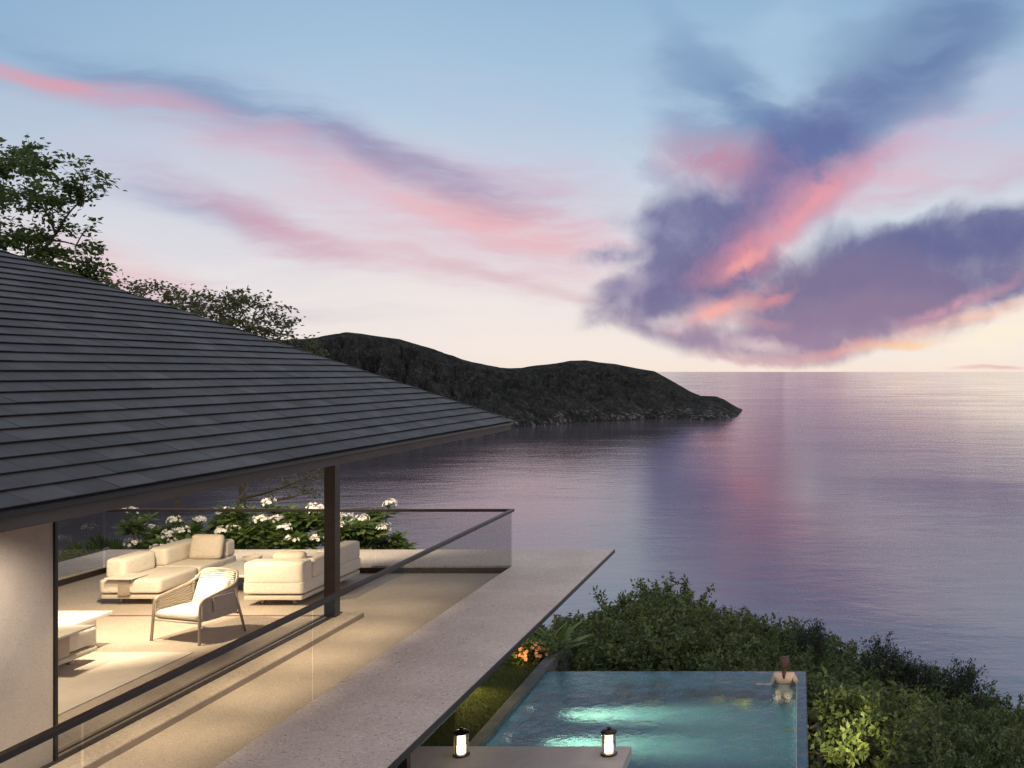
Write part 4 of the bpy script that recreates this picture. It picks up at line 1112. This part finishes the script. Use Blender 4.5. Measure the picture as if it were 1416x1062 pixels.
def build_frangipani():
    specs = [(4, 1.6, 5, .22), (17, 1.5, 6, .20), (31, 1.35, 5, .26)]
    protos = []
    for s in specs:
        st, me, fl = frangipani_proto(*s)
        r = empty('frangipani', (0, 0, 0), 'x', 'shrub', group='flowering frangipani behind the terrace ledge')
        st.build('stem', M['stem'], r, True); link('foliage', me, M['leaf_broad'], r); [h.build('flower_head', M['petal_white'], r) for h in fl]; protos.append(r)
    places = [(205, 700, 19.9, 0, 'frangipani with white heads at the far left of the flowering row, beside the fan palm'), (262, 696, 20.3, 1, 'frangipani with white heads just behind the square cushion'), (318, 684, 19.8, 2, 'tall flowering frangipani between the square cushion and the bowl'),
              (352, 690, 20.4, 0, 'frangipani with large white heads behind the coffee table bowl'), (392, 692, 19.8, 1, 'bright leaved frangipani behind the low oblong cushion'), (432, 686, 20.2, 2, 'frangipani with white heads just left of the dark post'),
              (482, 690, 19.9, 1, 'frangipani just right of the dark post'), (527, 694, 20.3, 0, 'loose frangipani at the right end of the flowering row')]
    used = [0]*3; rnd = random.Random(3)
    for u, v, D, j, lab in places:
        o = protos[j] if not used[j] else copy_tree(protos[j]); used[j] = 1
        p = px_at(u, v, D); s = 1.0
        top = specs[j][1]*1.02
        o.location = (p.x, p.y, p.z-top); o.rotation_euler = (0, 0, rnd.uniform(0, 6.28)); o['label'] = lab
    # fan palm at the left
    r = empty('fan_palm', px_at(130, 800, 19.6), 'low fan palm with pleated leaves at the left end of the terrace', 'palm')
    st = MB(); lf = MB(); rnd = random.Random(6)
    for i, (u, v, a) in enumerate([(112, 760, -.9), (140, 752, -.1), (160, 757, .5), (98, 772, -1.3), (128, 766, .1)]):
        c = px_at(u, v+8, 19.6+rnd.uniform(-.3, .3))-r.location; st.tube(smooth_path([(rnd.uniform(-.1, .1), 0, -.8), (c.x*.6, c.y*.6, c.z*.5), c], 4), .012, 6)
        for k in range(15):
            t = a+(k-7)*.155; d = Vector((math.sin(t), rnd.uniform(-.12, .12)-.2, math.cos(t))).normalized(); s = Vector((math.cos(t), 0, -math.sin(t))); L = .40*(1-.02*abs(k-7))
            lf.raw([c, c+d*L*.6+s*.026, c+d*L, c+d*L*.6-s*.026, c+d*L*.55+Vector((0, -.012, 0))], [(0, 1, 4), (1, 2, 4), (2, 3, 4), (3, 0, 4)])
    st.build('stem', M['stem'], r, True); lf.build('leaf_fan', M['leaf_bush'], r)
build_frangipani()

def build_garden_plants():
    rnd = random.Random(2); rs = np.random.RandomState(2)
    # broad-leaved plant with arching blades at the end of the wall
    r = empty('blade_leaf_plant', px_at(768, 905, 20.6), 'broad arching bright green leaves at the end of the dark wall', 'plant')
    n = 26; P = np.zeros((n, 3)); a = rs.uniform(0, 6.28, n); el = rs.uniform(.35, 1.3, n)
    Dd = np.stack([np.cos(a)*np.cos(el), np.sin(a)*np.cos(el), np.sin(el)], 1); P = Dd*.08+rs.normal(size=(n, 3))*.1
    me = leaves_mesh('foliage', P, Dd, np.tile([0, 0, 1.0], (n, 1))+rs.normal(size=(n, 3))*.1, rs.uniform(.5, .95, n), rs.uniform(.05, .09, n), .3, .35, True); link('foliage', me, M['leaf_broad'], r)
    st = MB(); st.tube([(0, 0, -.6), (0, 0, .15)], [.05, .03], 7); st.build('stem', M['stem'], r, True)
    # orange flowering bush
    b = px_at(733, 908, 20.0)
    r = empty('orange_flower_bush', b, 'low bush with glowing orange blossoms between ledge and dark wall', 'bush')
    n = 900; d = rand_dirs(rs, n, .5); P = d*np.array([.55, .45, .32])*rs.uniform(.4, 1, n)[:, None]
    me = leaves_mesh('foliage', P, d+rand_dirs(rs, n)*.6, rand_dirs(rs, n, 1.5), rs.uniform(.10, .17, n), rs.uniform(.022, .034, n)); link('foliage', me, M['leaf_broad'], r)
    fl = MB()
    for i in range(70):
        dd = Vector((rnd.gauss(0, .8), rnd.gauss(0, .8)-.4, abs(rnd.gauss(0, .7))+.25)).normalized(); p = Vector((dd.x*.45, dd.y*.42, dd.z*.30+.03)); x = dd.cross(Vector((.2, .1, 1))).normalized(); y = dd.cross(x); vs = [p-dd*.01]; fs = []
        for k in range(5):
            a = 2*math.pi*k/5; t1 = x*math.cos(a)+y*math.sin(a); sd = dd.cross(t1); q = len(vs); vs += [p+t1*.026+sd*.018, p+t1*.045+dd*.012, p+t1*.026-sd*.018]; fs.append((0, q, q+1, q+2))
        fl.raw(vs, fs)
    fl.build('blossoms', M['petal_orange'], r)
    st = MB(); st.tube([(0, 0, -.6), (0, 0, .1)], [.04, .02], 6); st.build('stem', M['bark'], r, True)
    lamp('garden_spotlight', 'SPOT', (b.x-.1, b.y-.95, WL+.25), 22, (1, .72, .38), (b.x, b.y, b.z+.15), spot_size=R(70), spot_blend=1, shadow_soft_size=.03)
    lamp('garden_spotlight', 'SPOT', (-6.6, 18.4, WL+.6), 110, (1, .86, .34), (-6.1, 17.2, WL), spot_size=R(110), spot_blend=1, shadow_soft_size=.05)
    # dark low bush behind the lawn
    for (u, v, s, lab) in ((700, 930, .62, 'low dark green bush at the end of the lawn beside the terrace ledge'), (752, 905, .5, 'dark green bush below the orange blossoms against the wall')):
        me, stx = bush_mesh(int(u), 130, 24, .8, .6, .11, .028)
        r = empty('garden_bush', px_at(u, v, 20.3)-Vector((0, 0, .2)), lab, 'bush'); link('crown', me, M['leaf_bush'], r); stx.build('stem', M['bark'], r, True); r.scale = (s,)*3
build_garden_plants()
